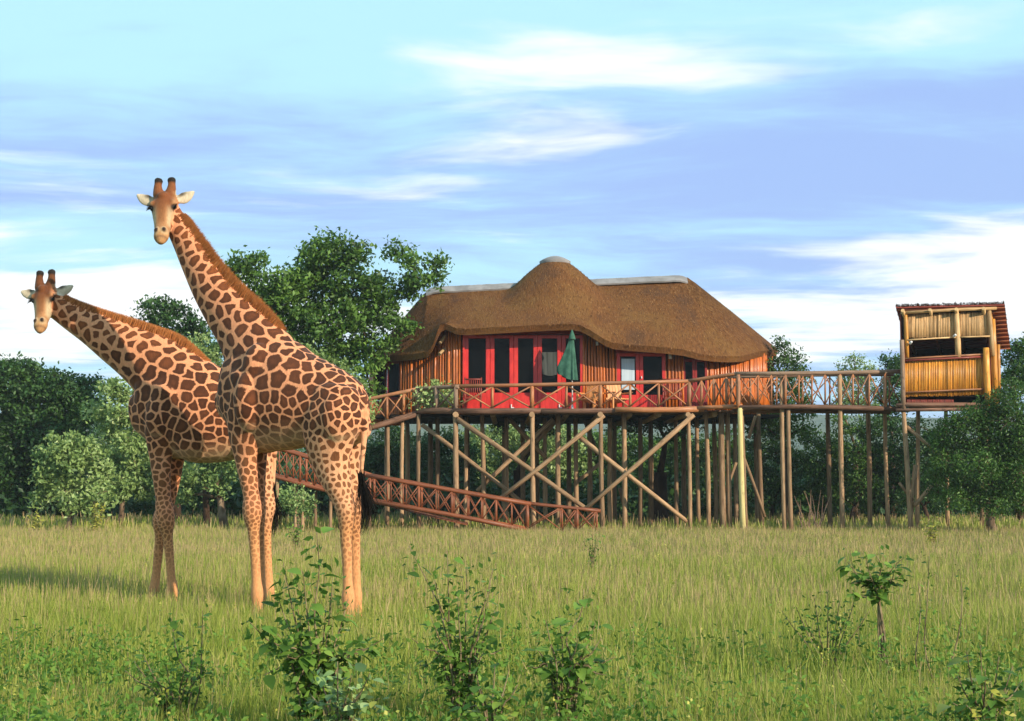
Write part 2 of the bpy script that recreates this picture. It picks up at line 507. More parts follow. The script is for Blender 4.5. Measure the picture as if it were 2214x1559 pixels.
# ---------------------------------------------------------------- giraffes
def catmull(arr, sub):
    a = np.asarray(arr, float)
    e = np.vstack([2 * a[0] - a[1], a, 2 * a[-1] - a[-2]])
    out = []
    for i in range(1, len(e) - 2):
        for k in range(sub):
            t = k / sub
            p0, p1, p2, p3 = e[i-1], e[i], e[i+1], e[i+2]
            out.append(0.5 * ((2*p1) + (-p0+p2)*t + (2*p0-5*p1+4*p2-p3)*t*t + (-p0+3*p1-3*p2+p3)*t**3))
    out.append(e[-2])
    return np.array(out)


def loft(st, side, n=22, sub=4, ends=True):
    """st: rows (x,y,z, a, b): centre, half width along side, half height across it -> closed surface"""
    s = catmull(st, sub)
    s[:, 3:] = np.maximum(s[:, 3:], 0.006)
    if ends:    # round the ends off
        d0 = s[0, :3] - s[1, :3]; d0 /= np.linalg.norm(d0) + 1e-9
        d1 = s[-1, :3] - s[-2, :3]; d1 /= np.linalg.norm(d1) + 1e-9
        def capst(r, d):
            q = min(r[3], r[4]); o_ = []
            for f, g_ in ((0.45, 0.87), (0.75, 0.6)):
                o_.append(np.concatenate([r[:3] + d * q * f * 0.7, r[3:] * g_]))
            return o_
        s = np.array(capst(s[0], d0)[::-1] + list(s) + capst(s[-1], d1))
    side = np.asarray(side, float); side /= np.linalg.norm(side)
    V, Fc = [], []
    m = len(s)
    for k in range(m):
        t = s[min(k+1, m-1), :3] - s[max(k-1, 0), :3]; t /= np.linalg.norm(t) + 1e-9
        a = side - t * side.dot(t); a /= np.linalg.norm(a); c = np.cross(t, a)
        for q in range(n):
            an = 2 * math.pi * q / n
            V.append(s[k, :3] + a * math.cos(an) * s[k, 3] + c * math.sin(an) * s[k, 4])
    for k in range(m - 1):
        for q in range(n):
            q2 = (q + 1) % n
            Fc.append((k*n+q, k*n+q2, (k+1)*n+q2, (k+1)*n+q))
    V.append(s[0, :3]); V.append(s[-1, :3])
    i0, i1 = len(V) - 2, len(V) - 1
    for q in range(n):
        q2 = (q + 1) % n
        Fc.append((i0, q2, q)); Fc.append((i1, (m-1)*n+q, (m-1)*n+q2))
    return V, Fc


def ball(c, r, n=10):
    V, Fc = [], []
    c = np.asarray(c, float); r = np.asarray(r, float) * np.ones(3)
    for i in range(1, n):
        th = math.pi * i / n
        for q in range(2 * n):
            ph = math.pi * q / n
            V.append(c + r * np.array([math.sin(th)*math.cos(ph), math.sin(th)*math.sin(ph), math.cos(th)]))
    V.append(c + r * [0, 0, 1]); V.append(c - r * [0, 0, 1])
    t, bt = len(V) - 2, len(V) - 1; w = 2 * n
    for i in range(n - 2):
        for q in range(w):
            q2 = (q + 1) % w
            Fc.append((i*w+q, (i+1)*w+q, (i+1)*w+q2, i*w+q2))
    for q in range(w):
        q2 = (q + 1) % w
        Fc.append((t, q, q2)); Fc.append((bt, (n-2)*w+q2, (n-2)*w+q))
    return V, Fc


# hide material
m, b, bs = new_mat('giraffe_hide', 0.75, 0.18)
obp = b.n('ShaderNodeTexCoord').outputs['Object']
nz = b.noise(obp, 26.0, 3, 0.6)
nz2 = b.noise(obp, 110.0, 2, 0.6)
pv = b.math('ADD', b.attr('pat'), b.math('ADD', b.math('MULTIPLY', b.math('SUBTRACT', nz, 0.5), 0.26), b.math('MULTIPLY', b.math('SUBTRACT', nz2, 0.5), 0.14)))
th = b.attr('thr')
mk = b.smooth(pv, b.math('SUBTRACT', th, 0.045), b.math('ADD', th, 0.07))
mk = b.math('MULTIPLY', mk, b.attr('amt'))
ca, cb = b.attr('ca', 'Color'), b.attr('cb', 'Color')
fur = b.noise(b.vmath('MULTIPLY', obp, (1, 1, 0.35)), 70.0, 3, 0.6)
c = b.mix(mk, cb, ca)
c = b.mix(1.0, c, b.ramp(fur, [(0.2, 0.72), (0.8, 1.25)]), 'MULTIPLY')
b.put(bs.inputs['Base Color'], c)
b.put(bs.inputs['Normal'], b.bump(b.math('ADD', fur, b.math('MULTIPLY', mk, 0.3)), 0.3, 0.008))
bs.inputs['Sheen Weight'].default_value = 0.08
M_HIDE = m
m, b, bs = new_mat('giraffe_eye', 0.08, 0.7)
bs.inputs['Base Color'].default_value = (0.008, 0.006, 0.005, 1)
M_EYE = m
M_TUFT = plain('tail_hair', (0.004, 0.003, 0.003), (0.010, 0.008, 0.006), 8.0, 0.8, 0.1, 0)
m, b, bs = new_mat('mane_hair', 0.7, 0.2)
b.put(bs.inputs['Base Color'], b.ramp(b.attr('tint'), [(0, (0.24, 0.075, 0.02)), (0.6, (0.46, 0.16, 0.045)), (1, (0.62, 0.27, 0.09))]))
M_MANE = m


def smoothstep(lo, hi, x):
    t = np.clip((x - lo) / (hi - lo), 0, 1); return t * t * (3 - 2 * t)


def giraffe(name, label, cat, O, yaw, spec, seed, group):
    O = np.array(O, float)
    h = np.array([-math.cos(yaw), math.sin(yaw), 0.0]); n = np.array([-h[1], h[0], 0.0])
    C = np.array(CAMP)
    rng = np.random.default_rng(seed)

    def hit(px, py, l=0.0):
        r = np.array(ray(px, py)); p0 = O + n * l
        return C + r * ((p0 - C).dot(n) / r.dot(n))

    def pxm(p): return FPX / p[1]
    V, Fc = [], []

    def add(vf):
        i = len(V); V.extend(vf[0]); Fc.extend([tuple(q + i for q in f) for f in vf[1]])
    # trunk: rows (top px,py, bottom px,py, half width m)
    st = []
    for tx, ty, bx_, by_, hw in spec['trunk']:
        a, c = hit(tx, ty), hit(bx_, by_)
        st.append([*((a + c) / 2), hw, np.linalg.norm(a - c) / 2])
    add(loft(st, n, 30, 4))
    # neck: rows (px, py, half px, width ratio)
    st = []
    for x, y, hp, wr in spec['neck']:
        p = hit(x, y); bb = hp / pxm(p)
        st.append([*p, bb * wr, bb])
    neck_line = catmull(np.array(st), 6)
    add(loft(st, n, 26, 4))
    for l, rows in spec['legs']:
        st = []
        for r_ in rows:
            x, y, rp = r_[:3]; dl = r_[3] if len(r_) > 3 else 0.0
            p = hit(x, y, l + dl); bb = rp / pxm(p)
            wr = 0.92 if y > 1000 else 0.62
            st.append([*p, bb * wr, bb])
        add(loft(st, n, 16, 4))
    for x, y, l, rx, ry, rz in spec.get('lumps', []):
        add(ball(hit(x, y, l), (rx, ry, rz), 8))
    # tail root
    st = []
    for x, y, rp, l in spec['tail']:
        p = hit(x, y, l); bb = rp / pxm(p); st.append([*p, bb, bb])
    tail_end = np.array(st[-1][:3])
    tail_st = st
    add(loft(st, n, 10, 3))
    # head
    hd = spec['head']
    poll = hit(*hd['poll']); Yp = poll[1]
    mz = np.array(P(*hd['muzzle'], Yp - hd['fwd']))
    f = mz - poll; L = np.linalg.norm(f); f /= L
    sd = np.array([math.cos(hd['turn']), math.sin(hd['turn']), hd.get('roll', 0.0)]); sd -= f * sd.dot(f); sd /= np.linalg.norm(sd)
    u = np.cross(sd, f); u = u if u[1] < 0 or u[2] > 0 else -u
    if u[2] < 0: u = -u
    k = hd['k']
    H = lambda t, a, b2: poll + f * t * L + sd * a * k + u * b2 * k
    rows = [(-0.10, -0.05, .075, .08), (0.02, -0.03, .125, .115), (0.16, -0.02, .152, .145), (0.30, -0.03, .155, .150), (0.42, -0.045, .135, .135),
            (0.56, -0.055, .115, .112), (0.70, -0.06, .098, .092), (0.82, -0.06, .090, .082), (0.92, -0.068, .092, .078), (1.0, -0.078, .074, .062), (1.05, -0.082, .045, .04)]
    add(loft([[*H(t, 0, q), a * k, bb * k] for t, q, a, bb in rows], sd, 24, 4))
    add(loft([[*H(0.12, 0, -.13), .07*k, .06*k], [*H(0.35, 0, -.17), .075*k, .06*k], [*H(0.6, 0, -.14), .05*k, .045*k], [*H(0.9, 0, -.125), .055*k, .04*k]], sd, 16, 3))
    for s in (-1, 1):
        add(ball(H(0.27, s * .115, .055), .052 * k, 8))          # brow
        add(ball(H(0.86, s * .045, .0), .036 * k, 8))            # nostril rim
        add(ball(H(0.42, s * .085, -.06), (.055*k, .055*k, .07*k), 8))
    add(ball(H(0.14, 0, .10), (.075 * k, .07 * k, .06 * k), 8))  # forehead
    up = np.array([0, 0, 1.0])
    horns, ears = [], []
    for s in (-1, 1):
        hb = H(0.02, s * .068, .055); d = up * 1.0 + sd * s * 0.04 - np.array([0, -1, 0]) * 0.10; d /= np.linalg.norm(d)
        Lh = hd['horn']
        st = [[*(hb + d * Lh * t + sd * s * 0.012 * math.sin(t * 3)), r * k, r * k] for t, r in ((0, .074), (.3, .060), (.6, .049), (.82, .047), (.95, .056), (1.0, .050))]
        add(loft(st, sd, 14, 3))
        horns.append((hb, d, Lh))
        eb = H(0.06, s * .115, -.01); ed = sd * s * 0.96 + up * hd['ear_up'] + np.array([0, 0.10, 0]); ed /= np.linalg.norm(ed)
        thick = np.cross(ed, up); thick /= np.linalg.norm(thick)
        Le = 0.26 * k
        st = [[*(eb + ed * Le * t - up * (0.03 * k * math.sin(t * math.pi))), .023 * k, r * k] for t, r in ((0, .034), (.2, .058), (.45, .076), (.7, .062), (.88, .034), (.97, .014))]
        add(loft(st, thick, 16, 3))
        ears.append((eb, ed, Le))
    V = np.array(V)
    base = O.copy(); base[2] = 0.0
    root = thing(name, label, cat, tuple(base), group)
    tmp = bpy.data.objects.new('tmp_body', mesh(V, Fc))
    COL.objects.link(tmp)
    rm = tmp.modifiers.new('r', 'REMESH'); rm.mode = 'VOXEL'; rm.voxel_size = 0.0125; rm.use_smooth_shade = True
    sm = tmp.modifiers.new('s', 'SMOOTH'); sm.factor = 0.5; sm.iterations = 7
    dg = bpy.context.evaluated_depsgraph_get()
    me = bpy.data.meshes.new_from_object(tmp.evaluated_get(dg))
    old = tmp.data
    bpy.data.objects.remove(tmp, do_unlink=True); bpy.data.meshes.remove(old)
    N = len(me.vertices)
    co = np.empty(N * 3, np.float32); me.vertices.foreach_get('co', co); co = co.reshape(-1, 3).astype(float)
    no = np.empty(N * 3, np.float32); me.vertices.foreach_get('normal', no); no = no.reshape(-1, 3)
    rel = co - base
    s_ = rel @ h; l_ = rel @ n; z_ = co[:, 2]
    # head coordinates
    rp = co - poll
    ht = rp @ f / L; ha = rp @ sd / k; hb_ = rp @ u / k
    earw = np.zeros(N); eart = np.zeros(N)
    for eb, ed, Le in ears:
        q = co - eb; t = q @ ed / Le; rad = np.linalg.norm(q - np.outer(t * Le, ed), axis=1)
        w = (t > 0.12) & (t < 1.2) & (rad < 0.10 * k) & (np.abs(ha) > 0.135)
        earw[w] = 1; eart[w] = t[w]
    hornt = np.full(N, -1.0)
    for hb0, d, Lh in horns:
        q = co - hb0; t = q @ d / Lh; rad = np.linalg.norm(q - np.outer(t * Lh, d), axis=1)
        w = (t > 0.15) & (rad < 0.085 * k); hornt[w] = np.maximum(hornt[w], t[w])
    nl = neck_line[:-2]
    dn = np.full(N, 9.0)
    for p in nl: dn = np.minimum(dn, np.linalg.norm(co - p[:3], axis=1) / max(p[4], .05))
    tcl = np.clip(ht, -0.05, 1.03)
    axp = poll + np.outer(tcl * L, f) + u * (-0.055 * k)
    dh = np.linalg.norm(co - axp, axis=1) / (k * np.interp(tcl, [0, .2, .35, .6, .9, 1.05], [.13, .165, .17, .12, .095, .07]))
    headw = smoothstep(-0.10, 0.22, dn - dh) * (dh < 2.2)
    headw = np.maximum(headw, (hornt > 0).astype(float)); headw = np.maximum(headw, earw)
    # where along the neck
    kd = kdtree.KDTree(len(neck_line))
    for i, p in enumerate(neck_line): kd.insert(p[:3], i)
    kd.balance()
    zt = spec['z']            # (elbow, knee, withers)
    legw = smoothstep(zt[0] + 0.30, zt[0] - 0.10, z_)
    # cell size over the hide
    neckt = np.clip((z_ - zt[2]) / (poll[2] - zt[2]), -1, 1)
    size = np.full(N, 0.128)
    size = np.where(neckt > -0.25, 0.190 - 0.085 * np.clip(neckt, 0, 1), size)
    hind = smoothstep(0.05, -0.45, s_)
    size = size - 0.032 * hind
    size = size * (1 - legw) + legw * np.interp(z_, [zt[1] - 0.1, zt[1] + 0.25, zt[0]], [0.04, 0.055, 0.095])
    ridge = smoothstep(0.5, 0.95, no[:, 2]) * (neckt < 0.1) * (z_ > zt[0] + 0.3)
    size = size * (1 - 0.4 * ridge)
    # seeds: darts thrown with that spacing
    cand = rng.permutation(N)[:16000]
    sp, ss = np.zeros((0, 3)), np.zeros(0)
    S3 = np.empty((4000, 3)); SR = np.empty(4000); m_ = 0
    for i in cand:
        if z_[i] < zt[1] - 0.95: continue
        if m_:
            d = np.linalg.norm(S3[:m_] - co[i], axis=1)
            if np.any(d < 0.5 * (SR[:m_] + size[i]) * rng.uniform(0.70, 0.98)): continue
        S3[m_] = co[i]; SR[m_] = size[i]; m_ += 1
        if m_ >= 3999: break
    kd = kdtree.KDTree(m_)
    for i in range(m_): kd.insert(S3[i], i)
    kd.balance()
    pat = np.zeros(N); cid = np.zeros(N, int)
    # wavy borders
    wob = np.stack([np.sin(co @ np.array(w) + p) for w, p in (((23, 31, 17), 0), ((29, 13, 37), 2), ((19, 27, 33), 4))], 1) * 0.015
    cw = co + wob * np.clip(size / 0.15, 0.3, 1)[:, None]
    for i in range(N):
        r = kd.find_n(cw[i], 2)
        pat[i] = (r[1][2] - r[0][2]) / size[i]; cid[i] = r[0][1]
    thr = np.full(N, 0.15)
    thr = np.where(neckt > 0.0, 0.22 + 0.05 * np.clip(neckt, 0, 1), thr)
    thr = thr + 0.10 * hind * smoothstep(zt[0] + 0.6, zt[0] + 0.1, z_) + legw * 0.07 + 0.09 * smoothstep(zt[0] - 0.2, zt[1], z_)
    amt = (1 - headw) * smoothstep(zt[1] - 0.95, zt[1] - 0.05, z_)
    under = smoothstep(-0.25, -0.8, no[:, 2]) * (z_ > zt[0] - 0.35)
    amt = amt * (1 - 0.55 * under) * (0.8 + 0.2 * smoothstep(zt[1], zt[1] + 0.5, z_))
    # tail carries no patches
    tl = np.array([p[:3] for p in tail_st]); td = np.min(np.linalg.norm(co[:, None, :] - tl[None, 1:], axis=2), axis=1)
    # colours of the hide itself
    var = rng.uniform(-1, 1, m_ + 1)[cid][:, None]
    dark = np.array([0.082, 0.024, 0.008]); orange = np.array([0.175, 0.046, 0.011])
    nt_ = np.clip(neckt, 0, 1)[:, None]
    ca = dark * (1 - nt_) + orange * nt_
    ca = ca * (1 + 0.28 * var)
    ca = ca * (1 + 0.55 * smoothstep(0.45, 0.9, pat)[:, None])
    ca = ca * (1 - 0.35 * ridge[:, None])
    lw = legw[:, None]
    ca = ca * (1 - lw) + np.array([0.17, 0.060, 0.020]) * (1 + 0.2 * var) * lw
    cb = np.tile(np.array([0.68, 0.275, 0.130]), (N, 1))
    pale = np.array([0.62, 0.46, 0.26])
    w = (0.75 * hind * smoothstep(zt[0] + 0.45, zt[0], z_) * 0.3 + 0.55 * under)[:, None]
    cb = cb * (1 - w) + pale * w
    low = smoothstep(zt[1] + 0.15, zt[1] - 0.2, z_)[:, None]
    cb = cb * (1 - low) + np.array([0.60, 0.265, 0.105]) * low
    hoof = smoothstep(0.13, 0.09, z_)[:, None]
    cb = cb * (1 - hoof) + np.array([0.05, 0.035, 0.025]) * hoof
    # head
    hc = np.tile(np.array([0.36, 0.17, 0.07]), (N, 1))
    brown = np.array([0.17, 0.052, 0.015]); cream = np.array([0.46, 0.335, 0.19]); tan = np.array([0.42, 0.21, 0.085])
    fr = (smoothstep(0.60, 0.25, ht) * smoothstep(-0.02, 0.05, hb_) * smoothstep(0.15, 0.09, np.abs(ha)))[:, None]
    nose = (smoothstep(0.055, 0.03, np.abs(ha)) * smoothstep(0.0, 0.04, hb_) * smoothstep(0.9, 0.6, ht) * 0.6)[:, None]
    chk = (smoothstep(0.05, 0.09, np.abs(ha)) * smoothstep(0.32, 0.42, ht) * smoothstep(0.8, 0.68, ht))[:, None]
    jaw = smoothstep(-0.05, -0.12, hb_)[:, None]
    hc = hc * (1 - chk) + cream * chk
    hc = hc * (1 - jaw * 0.8) + cream * jaw * 0.8
    hc = hc * (1 - fr) + brown * hd.get('dark', 1.0) * fr
    hc = hc * (1 - nose) + brown * nose
    mzl = smoothstep(0.84, 0.92, ht)[:, None]; hc = hc * (1 - mzl) + tan * mzl
    nos = np.zeros(N)
    for s in (-1, 1):
        d = np.hypot((ht - 0.875) * L / k * 0.8, ha - s * 0.046); nos = np.maximum(nos, smoothstep(0.030, 0.016, d) * (hb_ > -0.06))
        rim = smoothstep(0.052, 0.038, d) * (hb_ > -0.05); hc = hc * (1 - 0.5 * rim[:, None]) + cream * 0.5 * rim[:, None]
    hc = hc * (1 - nos[:, None]) + np.array([0.03, 0.015, 0.012]) * nos[:, None]
    lip = (np.exp(-((ht - 0.995) / 0.018) ** 2) * 0.6)[:, None]
    hc = hc * (1 - lip) + np.array([0.10, 0.05, 0.03]) * lip
    eyed = np.minimum(*[np.linalg.norm(co - H(0.335, s * .128, .03), axis=1) for s in (-1, 1)]) / k
    ey = smoothstep(0.062, 0.040, eyed)[:, None]; hc = hc * (1 - ey) + np.array([0.045, 0.026, 0.018]) * ey
    hw = (hornt > 0); tt = hornt[hw]
    hcol = np.array([0.19, 0.062, 0.02])[None] * np.ones((hw.sum(), 1)) * hd.get('dark', 1.0)
    tp = smoothstep(0.70, 0.86, tt)[:, None]
    hc[hw] = hcol * (1 - tp) + np.array([0.016, 0.012, 0.010]) * tp
    ew = earw > 0
    front = (no[:, 1] < 0.0)
    ecol = np.tile(np.array([0.58, 0.47, 0.33]), (N, 1))
    upq = np.zeros(N)
    for eb, ed, Le in ears:
        q = co - eb; e2 = np.cross(np.array([0, 1.0, 0]), ed); e2 = e2 if e2[2] > 0 else -e2
        w = ew & (np.sign((co - poll) @ sd) == np.sign(ed @ sd)); upq[w] = (q @ e2)[w]
    dk = (np.exp(-((eart - 0.40) / 0.24) ** 2) * smoothstep(-0.02, 0.015, upq) * front)[:, None] * 0.95
    ecol = ecol * (1 - dk) + np.array([0.07, 0.05, 0.035]) * dk
    hc[ew] = ecol[ew]
    cb = cb * (1 - headw[:, None]) + hc * headw[:, None]
    tw = smoothstep(0.09, 0.06, td) * (np.abs(l_ - 0) < 1); amt = amt * (1 - tw * 0.85)
    for an, a, ty in (('pat', pat, 'FLOAT'), ('thr', thr, 'FLOAT'), ('amt', amt, 'FLOAT')):
        t = me.attributes.new(an, ty, 'POINT'); t.data.foreach_set('value', a.astype(np.float32))
    for an, a in (('ca', ca), ('cb', cb)):
        t = me.attributes.new(an, 'FLOAT_COLOR', 'POINT')
        t.data.foreach_set('color', np.hstack([np.clip(a, 0, 1), np.ones((N, 1))]).astype(np.float32).ravel())
    me.name = 'body'
    obj('body', me, M_HIDE, root, True)
    # eyes with lashes
    for s in (-1, 1):
        c = H(0.335, s * .128, .028)
        v, fc = ball(c, 0.030 * k, 10)
        e = obj('eye', mesh(v, fc), M_EYE, root, True)
        mb = MB()
        for q in range(9):
            a0 = Vector(c) + Vector(u) * 0.022 * k + Vector(sd) * s * 0.012 * k + Vector(f) * (q - 4) * 0.006 * k
            d = Vector(sd) * s * 0.9 + Vector((0, -0.5, 0)) + Vector(f) * (q - 4) * 0.12
            mb.tube([a0, a0 + d * 0.03 * k, a0 + d * 0.055 * k - Vector((0, 0, 0.012 * k))], [0.004, 0.003, 0.001], 4)
        mb.build('eyelashes', M_TUFT, e)
    # mane: short upright hair along the crest
    kdv = kdtree.KDTree(N)
    for i in range(N): kdv.insert(co[i], i)
    kdv.balance()
    line = []
    for x, y, hp in spec['mane']:
        line.append([*hit(x, y), hp])
    line = catmull(np.array(line), 14)
    Vm, Fm, Tm = [], [], []
    g = rng
    for i in range(len(line) - 1):
        a, c = line[i, :3], line[i + 1, :3]
        tdir = (c - a) / (np.linalg.norm(c - a) + 1e-9)
        out = np.cross(n, tdir); out = out if out[2] > 0 else -out
        hl = line[i, 3] / pxm(a)
        q_ = co - a
        near = (np.abs(l_ - (a - base) @ n) < 0.04) & (np.abs(q_ @ tdir) < 0.03) & (np.abs(q_ @ out) < 0.16) & (earw == 0) & (hornt < 0)
        if near.any():
            mv = (q_[near] @ out).max() - 0.012; a = a + out * mv; c = c + out * mv
        for q in range(110):
            p = a + (c - a) * g.random() + n * g.normal(0, 0.026)
            hh = hl * g.uniform(0.65, 1.1)
            d = out + n * g.normal(0, 0.16) + tdir * g.normal(0.1, 0.2)
            w = tdir * 0.006 + n * g.normal(0, 0.005)
            j = len(Vm)
            p0 = p - out * 0.045
            Vm += [p0 - w, p0 + w, p + d * hh]; Fm.append((j, j + 1, j + 2)); tv = g.random(); Tm += [tv * 0.6, tv * 0.6, min(1, tv * 0.6 + 0.35)]
    mo = obj('mane', np_mesh(np.array(Vm), np.array(Fm), {'tint': np.array(Tm)}), M_MANE, root)
    mo['kind'] = 'stuff'
    # tail tuft
    Vm, Fm = [], []
    path = np.array([hit(x, y, spec['tail'][-1][3]) for x, y in spec['tuft']])
    for q in range(330):
        w0 = g.normal(0, 0.011, 3); e0 = g.normal(0, 0.055, 3); e0[2] *= 0.5
        tmax = g.uniform(0.55, 1.0); cv = catmull(path, 3); mm = max(4, int(len(cv) * tmax))
        wv = g.normal(0, 1, 3); wv /= np.linalg.norm(wv)
        j0 = len(Vm)
        for i in range(mm):
            t = i / (mm - 1)
            c = cv[i] + w0 + e0 * t * math.sin(2.2 * t) * 1.2
            wd = 0.0055 * (1 - 0.8 * t)
            Vm += [c - wv * wd, c + wv * wd]
            if i: Fm.append((j0 + 2*i - 2, j0 + 2*i - 1, j0 + 2*i + 1, j0 + 2*i))
    to = obj('tail_tuft', np_mesh(np.array(Vm), np.array(Fm)), M_TUFT, root); to['kind'] = 'stuff'
    return root


tall = dict(
    z=(1.95, 1.25, 3.05),
    trunk=[(793, 880, 786, 930, .07), (783, 858, 772, 960, .20), (758, 826, 748, 975, .30), (722, 797, 712, 968, .345), (684, 775, 676, 968, .375),
           (645, 752, 636, 976, .40), (612, 730, 595, 980, .40), (580, 728, 555, 978, .375), (545, 745, 522, 970, .33), (512, 790, 500, 945, .26), (492, 835, 486, 910, .16)],
    neck=[(588, 812, 92, .62), (556, 765, 84, .60), (524, 716, 66, .58), (489, 672, 54, .60), (455, 622, 45.5, .62), (424, 565, 38, .64), (398, 515, 31, .68), (378, 480, 27, .72), (364, 452, 24, .8)],
    legs=[(.19, [(548, 815, 62), (538, 880, 56), (531, 940, 43), (531, 985, 29), (537, 1030, 21.5), (543, 1070, 18), (545, 1096, 21.5), (546, 1118, 20.5), (548, 1146, 13.5), (551, 1195, 11.5), (554, 1250, 11), (556, 1283, 14), (556, 1310, 12.5), (555, 1340, 19)]),
          (-.19, [(560, 830, 55), (556, 900, 48), (554, 970, 30), (555, 1020, 21), (556, 1070, 18), (557, 1100, 18.5), (557, 1120, 17), (559, 1150, 13), (561, 1200, 11.5), (563, 1255, 11), (564, 1283, 13), (564, 1305, 12), (563, 1328, 17)]),
          (.17, [(724, 850, 62), (718, 900, 74), (712, 950, 62), (716, 1000, 47), (730, 1045, 33), (741, 1080, 24), (748, 1103, 23), (749, 1125, 18.5), (748, 1157, 13.5), (750, 1205, 11.8), (752, 1260, 11.2), (753, 1292, 15), (753, 1318, 13), (752, 1350, 19)]),
          (-.17, [(745, 850, 55), (742, 910, 62), (738, 960, 50), (744, 1010, 36), (757, 1055, 24), (764, 1085, 21), (766, 1105, 19), (766, 1130, 15), (767, 1160, 12.5), (768, 1210, 11.5), (769, 1262, 11.5), (770, 1288, 13.5), (771, 1312, 12), (772, 1340, 18)])],
    lumps=[(543, 865, .29, .2, .17, .36), (562, 795, .23, .2, .16, .28), (730, 900, .26, .2, .16, .3)],
    tail=[(781, 858, 12, .05), (789, 895, 10, .06), (787, 950, 7, .09), (783, 1000, 5, .11), (781, 1032, 4.5, .12)],
    tuft=[(781, 1022), (784, 1055), (791, 1090), (793, 1122), (778, 1168)],
    head=dict(poll=(358, 427), muzzle=(345, 509), fwd=.40, turn=-0.06, roll=-0.02, k=0.98, horn=.185, ear_up=.40, dark=1.0),
    mane=[(398, 462, 9), (414, 486, 13), (440, 532, 16), (468, 578, 19), (502, 622, 21), (540, 659, 21), (577, 693, 17), (602, 722, 7)],
)
giraffe('giraffe', 'tall giraffe with upright neck and raised head, black tail tuft hanging by its rump', 'giraffe',
        tuple(G(660, 15.8)), R(27), tall, 3, 'giraffes standing in the grass')

low_g = dict(
    z=(1.85, 1.12, 2.95),
    trunk=[(592, 900, 588, 935, .07), (582, 872, 574, 965, .19), (558, 848, 548, 985, .29), (525, 833, 516, 992, .33), (492, 822, 480, 1000, .355), (462, 806, 446, 1004, .37),
           (434, 778, 408, 1000, .37), (402, 768, 372, 990, .34), (362, 778, 338, 978, .30), (325, 815, 312, 965, .24), (300, 850, 294, 940, .15)],
    neck=[(420, 862, 84, .62), (385, 832, 80, .60), (338, 794, 72, .56), (290, 763, 58, .58), (243, 735, 48, .62), (200, 710, 38, .64), (158, 686, 31, .68), (126, 665, 27, .74), (108, 650, 25, .8)],
    legs=[(.17, [(375, 850, 55), (358, 900, 50), (349, 950, 36), (347, 985, 26), (349, 1030, 20), (353, 1075, 17), (356, 1106, 20.5), (359, 1130, 19.5), (362, 1157, 12), (366, 1195, 10), (370, 1245, 9.5), (373, 1272, 12), (375, 1295, 11), (376, 1322, 16)]),
          (-.15, [(388, 870, 48), (383, 930, 36), (380, 985, 22), (374, 1035, 16.5), (364, 1080, 15.5), (353, 1112, 19.5), (348, 1133, 18), (346, 1160, 11.5), (342, 1200, 10), (337, 1248, 9.5), (334, 1272, 12), (332, 1292, 11), (330, 1316, 15)]),
          (.15, [(548, 880, 52), (545, 930, 55), (548, 975, 42), (560, 1020, 28), (570, 1055, 20), (577, 1080, 17.5), (579, 1100, 17), (576, 1125, 13.5), (576, 1160, 11), (578, 1210, 10), (580, 1255, 10.5), (581, 1276, 12.5), (582, 1298, 11.5), (583, 1322, 16)]),
          (-.15, [(555, 885, 48), (555, 935, 50), (558, 985, 34), (566, 1030, 23), (572, 1070, 16), (572, 1095, 15.5), (568, 1125, 12), (566, 1165, 10), (565, 1210, 9.5), (563, 1255, 10), (562, 1275, 11.5), (561, 1295, 11), (560, 1316, 15)])],
    lumps=[(345, 900, .24, .18, .15, .30), (335, 885, 0, .2, .2, .25), (430, 955, 0, .34, .34, .27)],
    tail=[(584, 872, 10, .03), (592, 915, 8, .05), (594, 970, 6, .06), (592, 1020, 4.5, .07), (591, 1052, 4, .07)],
    tuft=[(591, 1045), (590, 1080), (594, 1110), (592, 1135), (586, 1172)],
    head=dict(poll=(101, 626), muzzle=(82, 704), fwd=.36, turn=-0.15, roll=-0.0, k=0.96, horn=.205, ear_up=.22, dark=0.62),
    mane=[(138, 652, 8), (162, 664, 11), (200, 684, 13), (245, 704, 15), (290, 722, 17), (335, 737, 18), (380, 754, 18), (414, 770, 13), (440, 794, 5)],
)
giraffe('giraffe', 'giraffe with its neck stretched forward and low, partly behind the taller one', 'giraffe',
        tuple(G(455, 17.8)), R(9), low_g, 8, 'giraffes standing in the grass')
# ---------------------------------------------------------------- thatched lodge
DECK_Z = P(1250, 887, 44.0).z
lodge = thing('thatched_lodge', 'stilted safari lodge with curved brown thatch roof and tall red glazed doors', 'lodge', tuple(G(1230, 48.5)))


def interp_pts(pts, step):
    """resample a polyline of Vectors"""
    out = [pts[0]]
    for a, c in zip(pts, pts[1:]):
        k = max(1, int((c - a).length / step))
        for i in range(1, k + 1): out.append(a.lerp(c, i / k))
    return out


ZR_L, ZR_R = P(925, 627, 48.5), P(1487, 600, 48.5)
eave_px = [(800, 784, 48.2), (830, 781, 47.3), (862, 779, 46.6), (900, 776, 46.0), (925, 771, 45.7), (936, 757, 45.55), (944, 734, 45.45), (951, 716, 45.4), (962, 711, 45.35),
           (972, 715, 45.3), (986, 721, 45.25), (1010, 723, 45.15), (1060, 720, 45.05), (1100, 718, 45.0), (1150, 715, 45.0), (1200, 713, 45.0), (1238, 712, 45.0), (1256, 715, 45.0), (1275, 725, 45.0),
           (1292, 736, 45.0), (1310, 747, 45.0), (1325, 753, 45.0), (1360, 757, 45.0), (1400, 760, 45.0), (1440, 763, 45.0), (1480, 768, 45.1), (1510, 776, 45.2), (1540, 780, 45.4), (1575, 782, 45.75),
           (1605, 781, 46.2), (1625, 776, 46.7), (1648, 770, 47.4), (1668, 768, 48.4), (1683, 768, 49.6)]
TH = 0.20
eave = [P(*q) + Vector((0, 0, TH - 0.02)) for q in eave_px]
zb = eave[-1].z
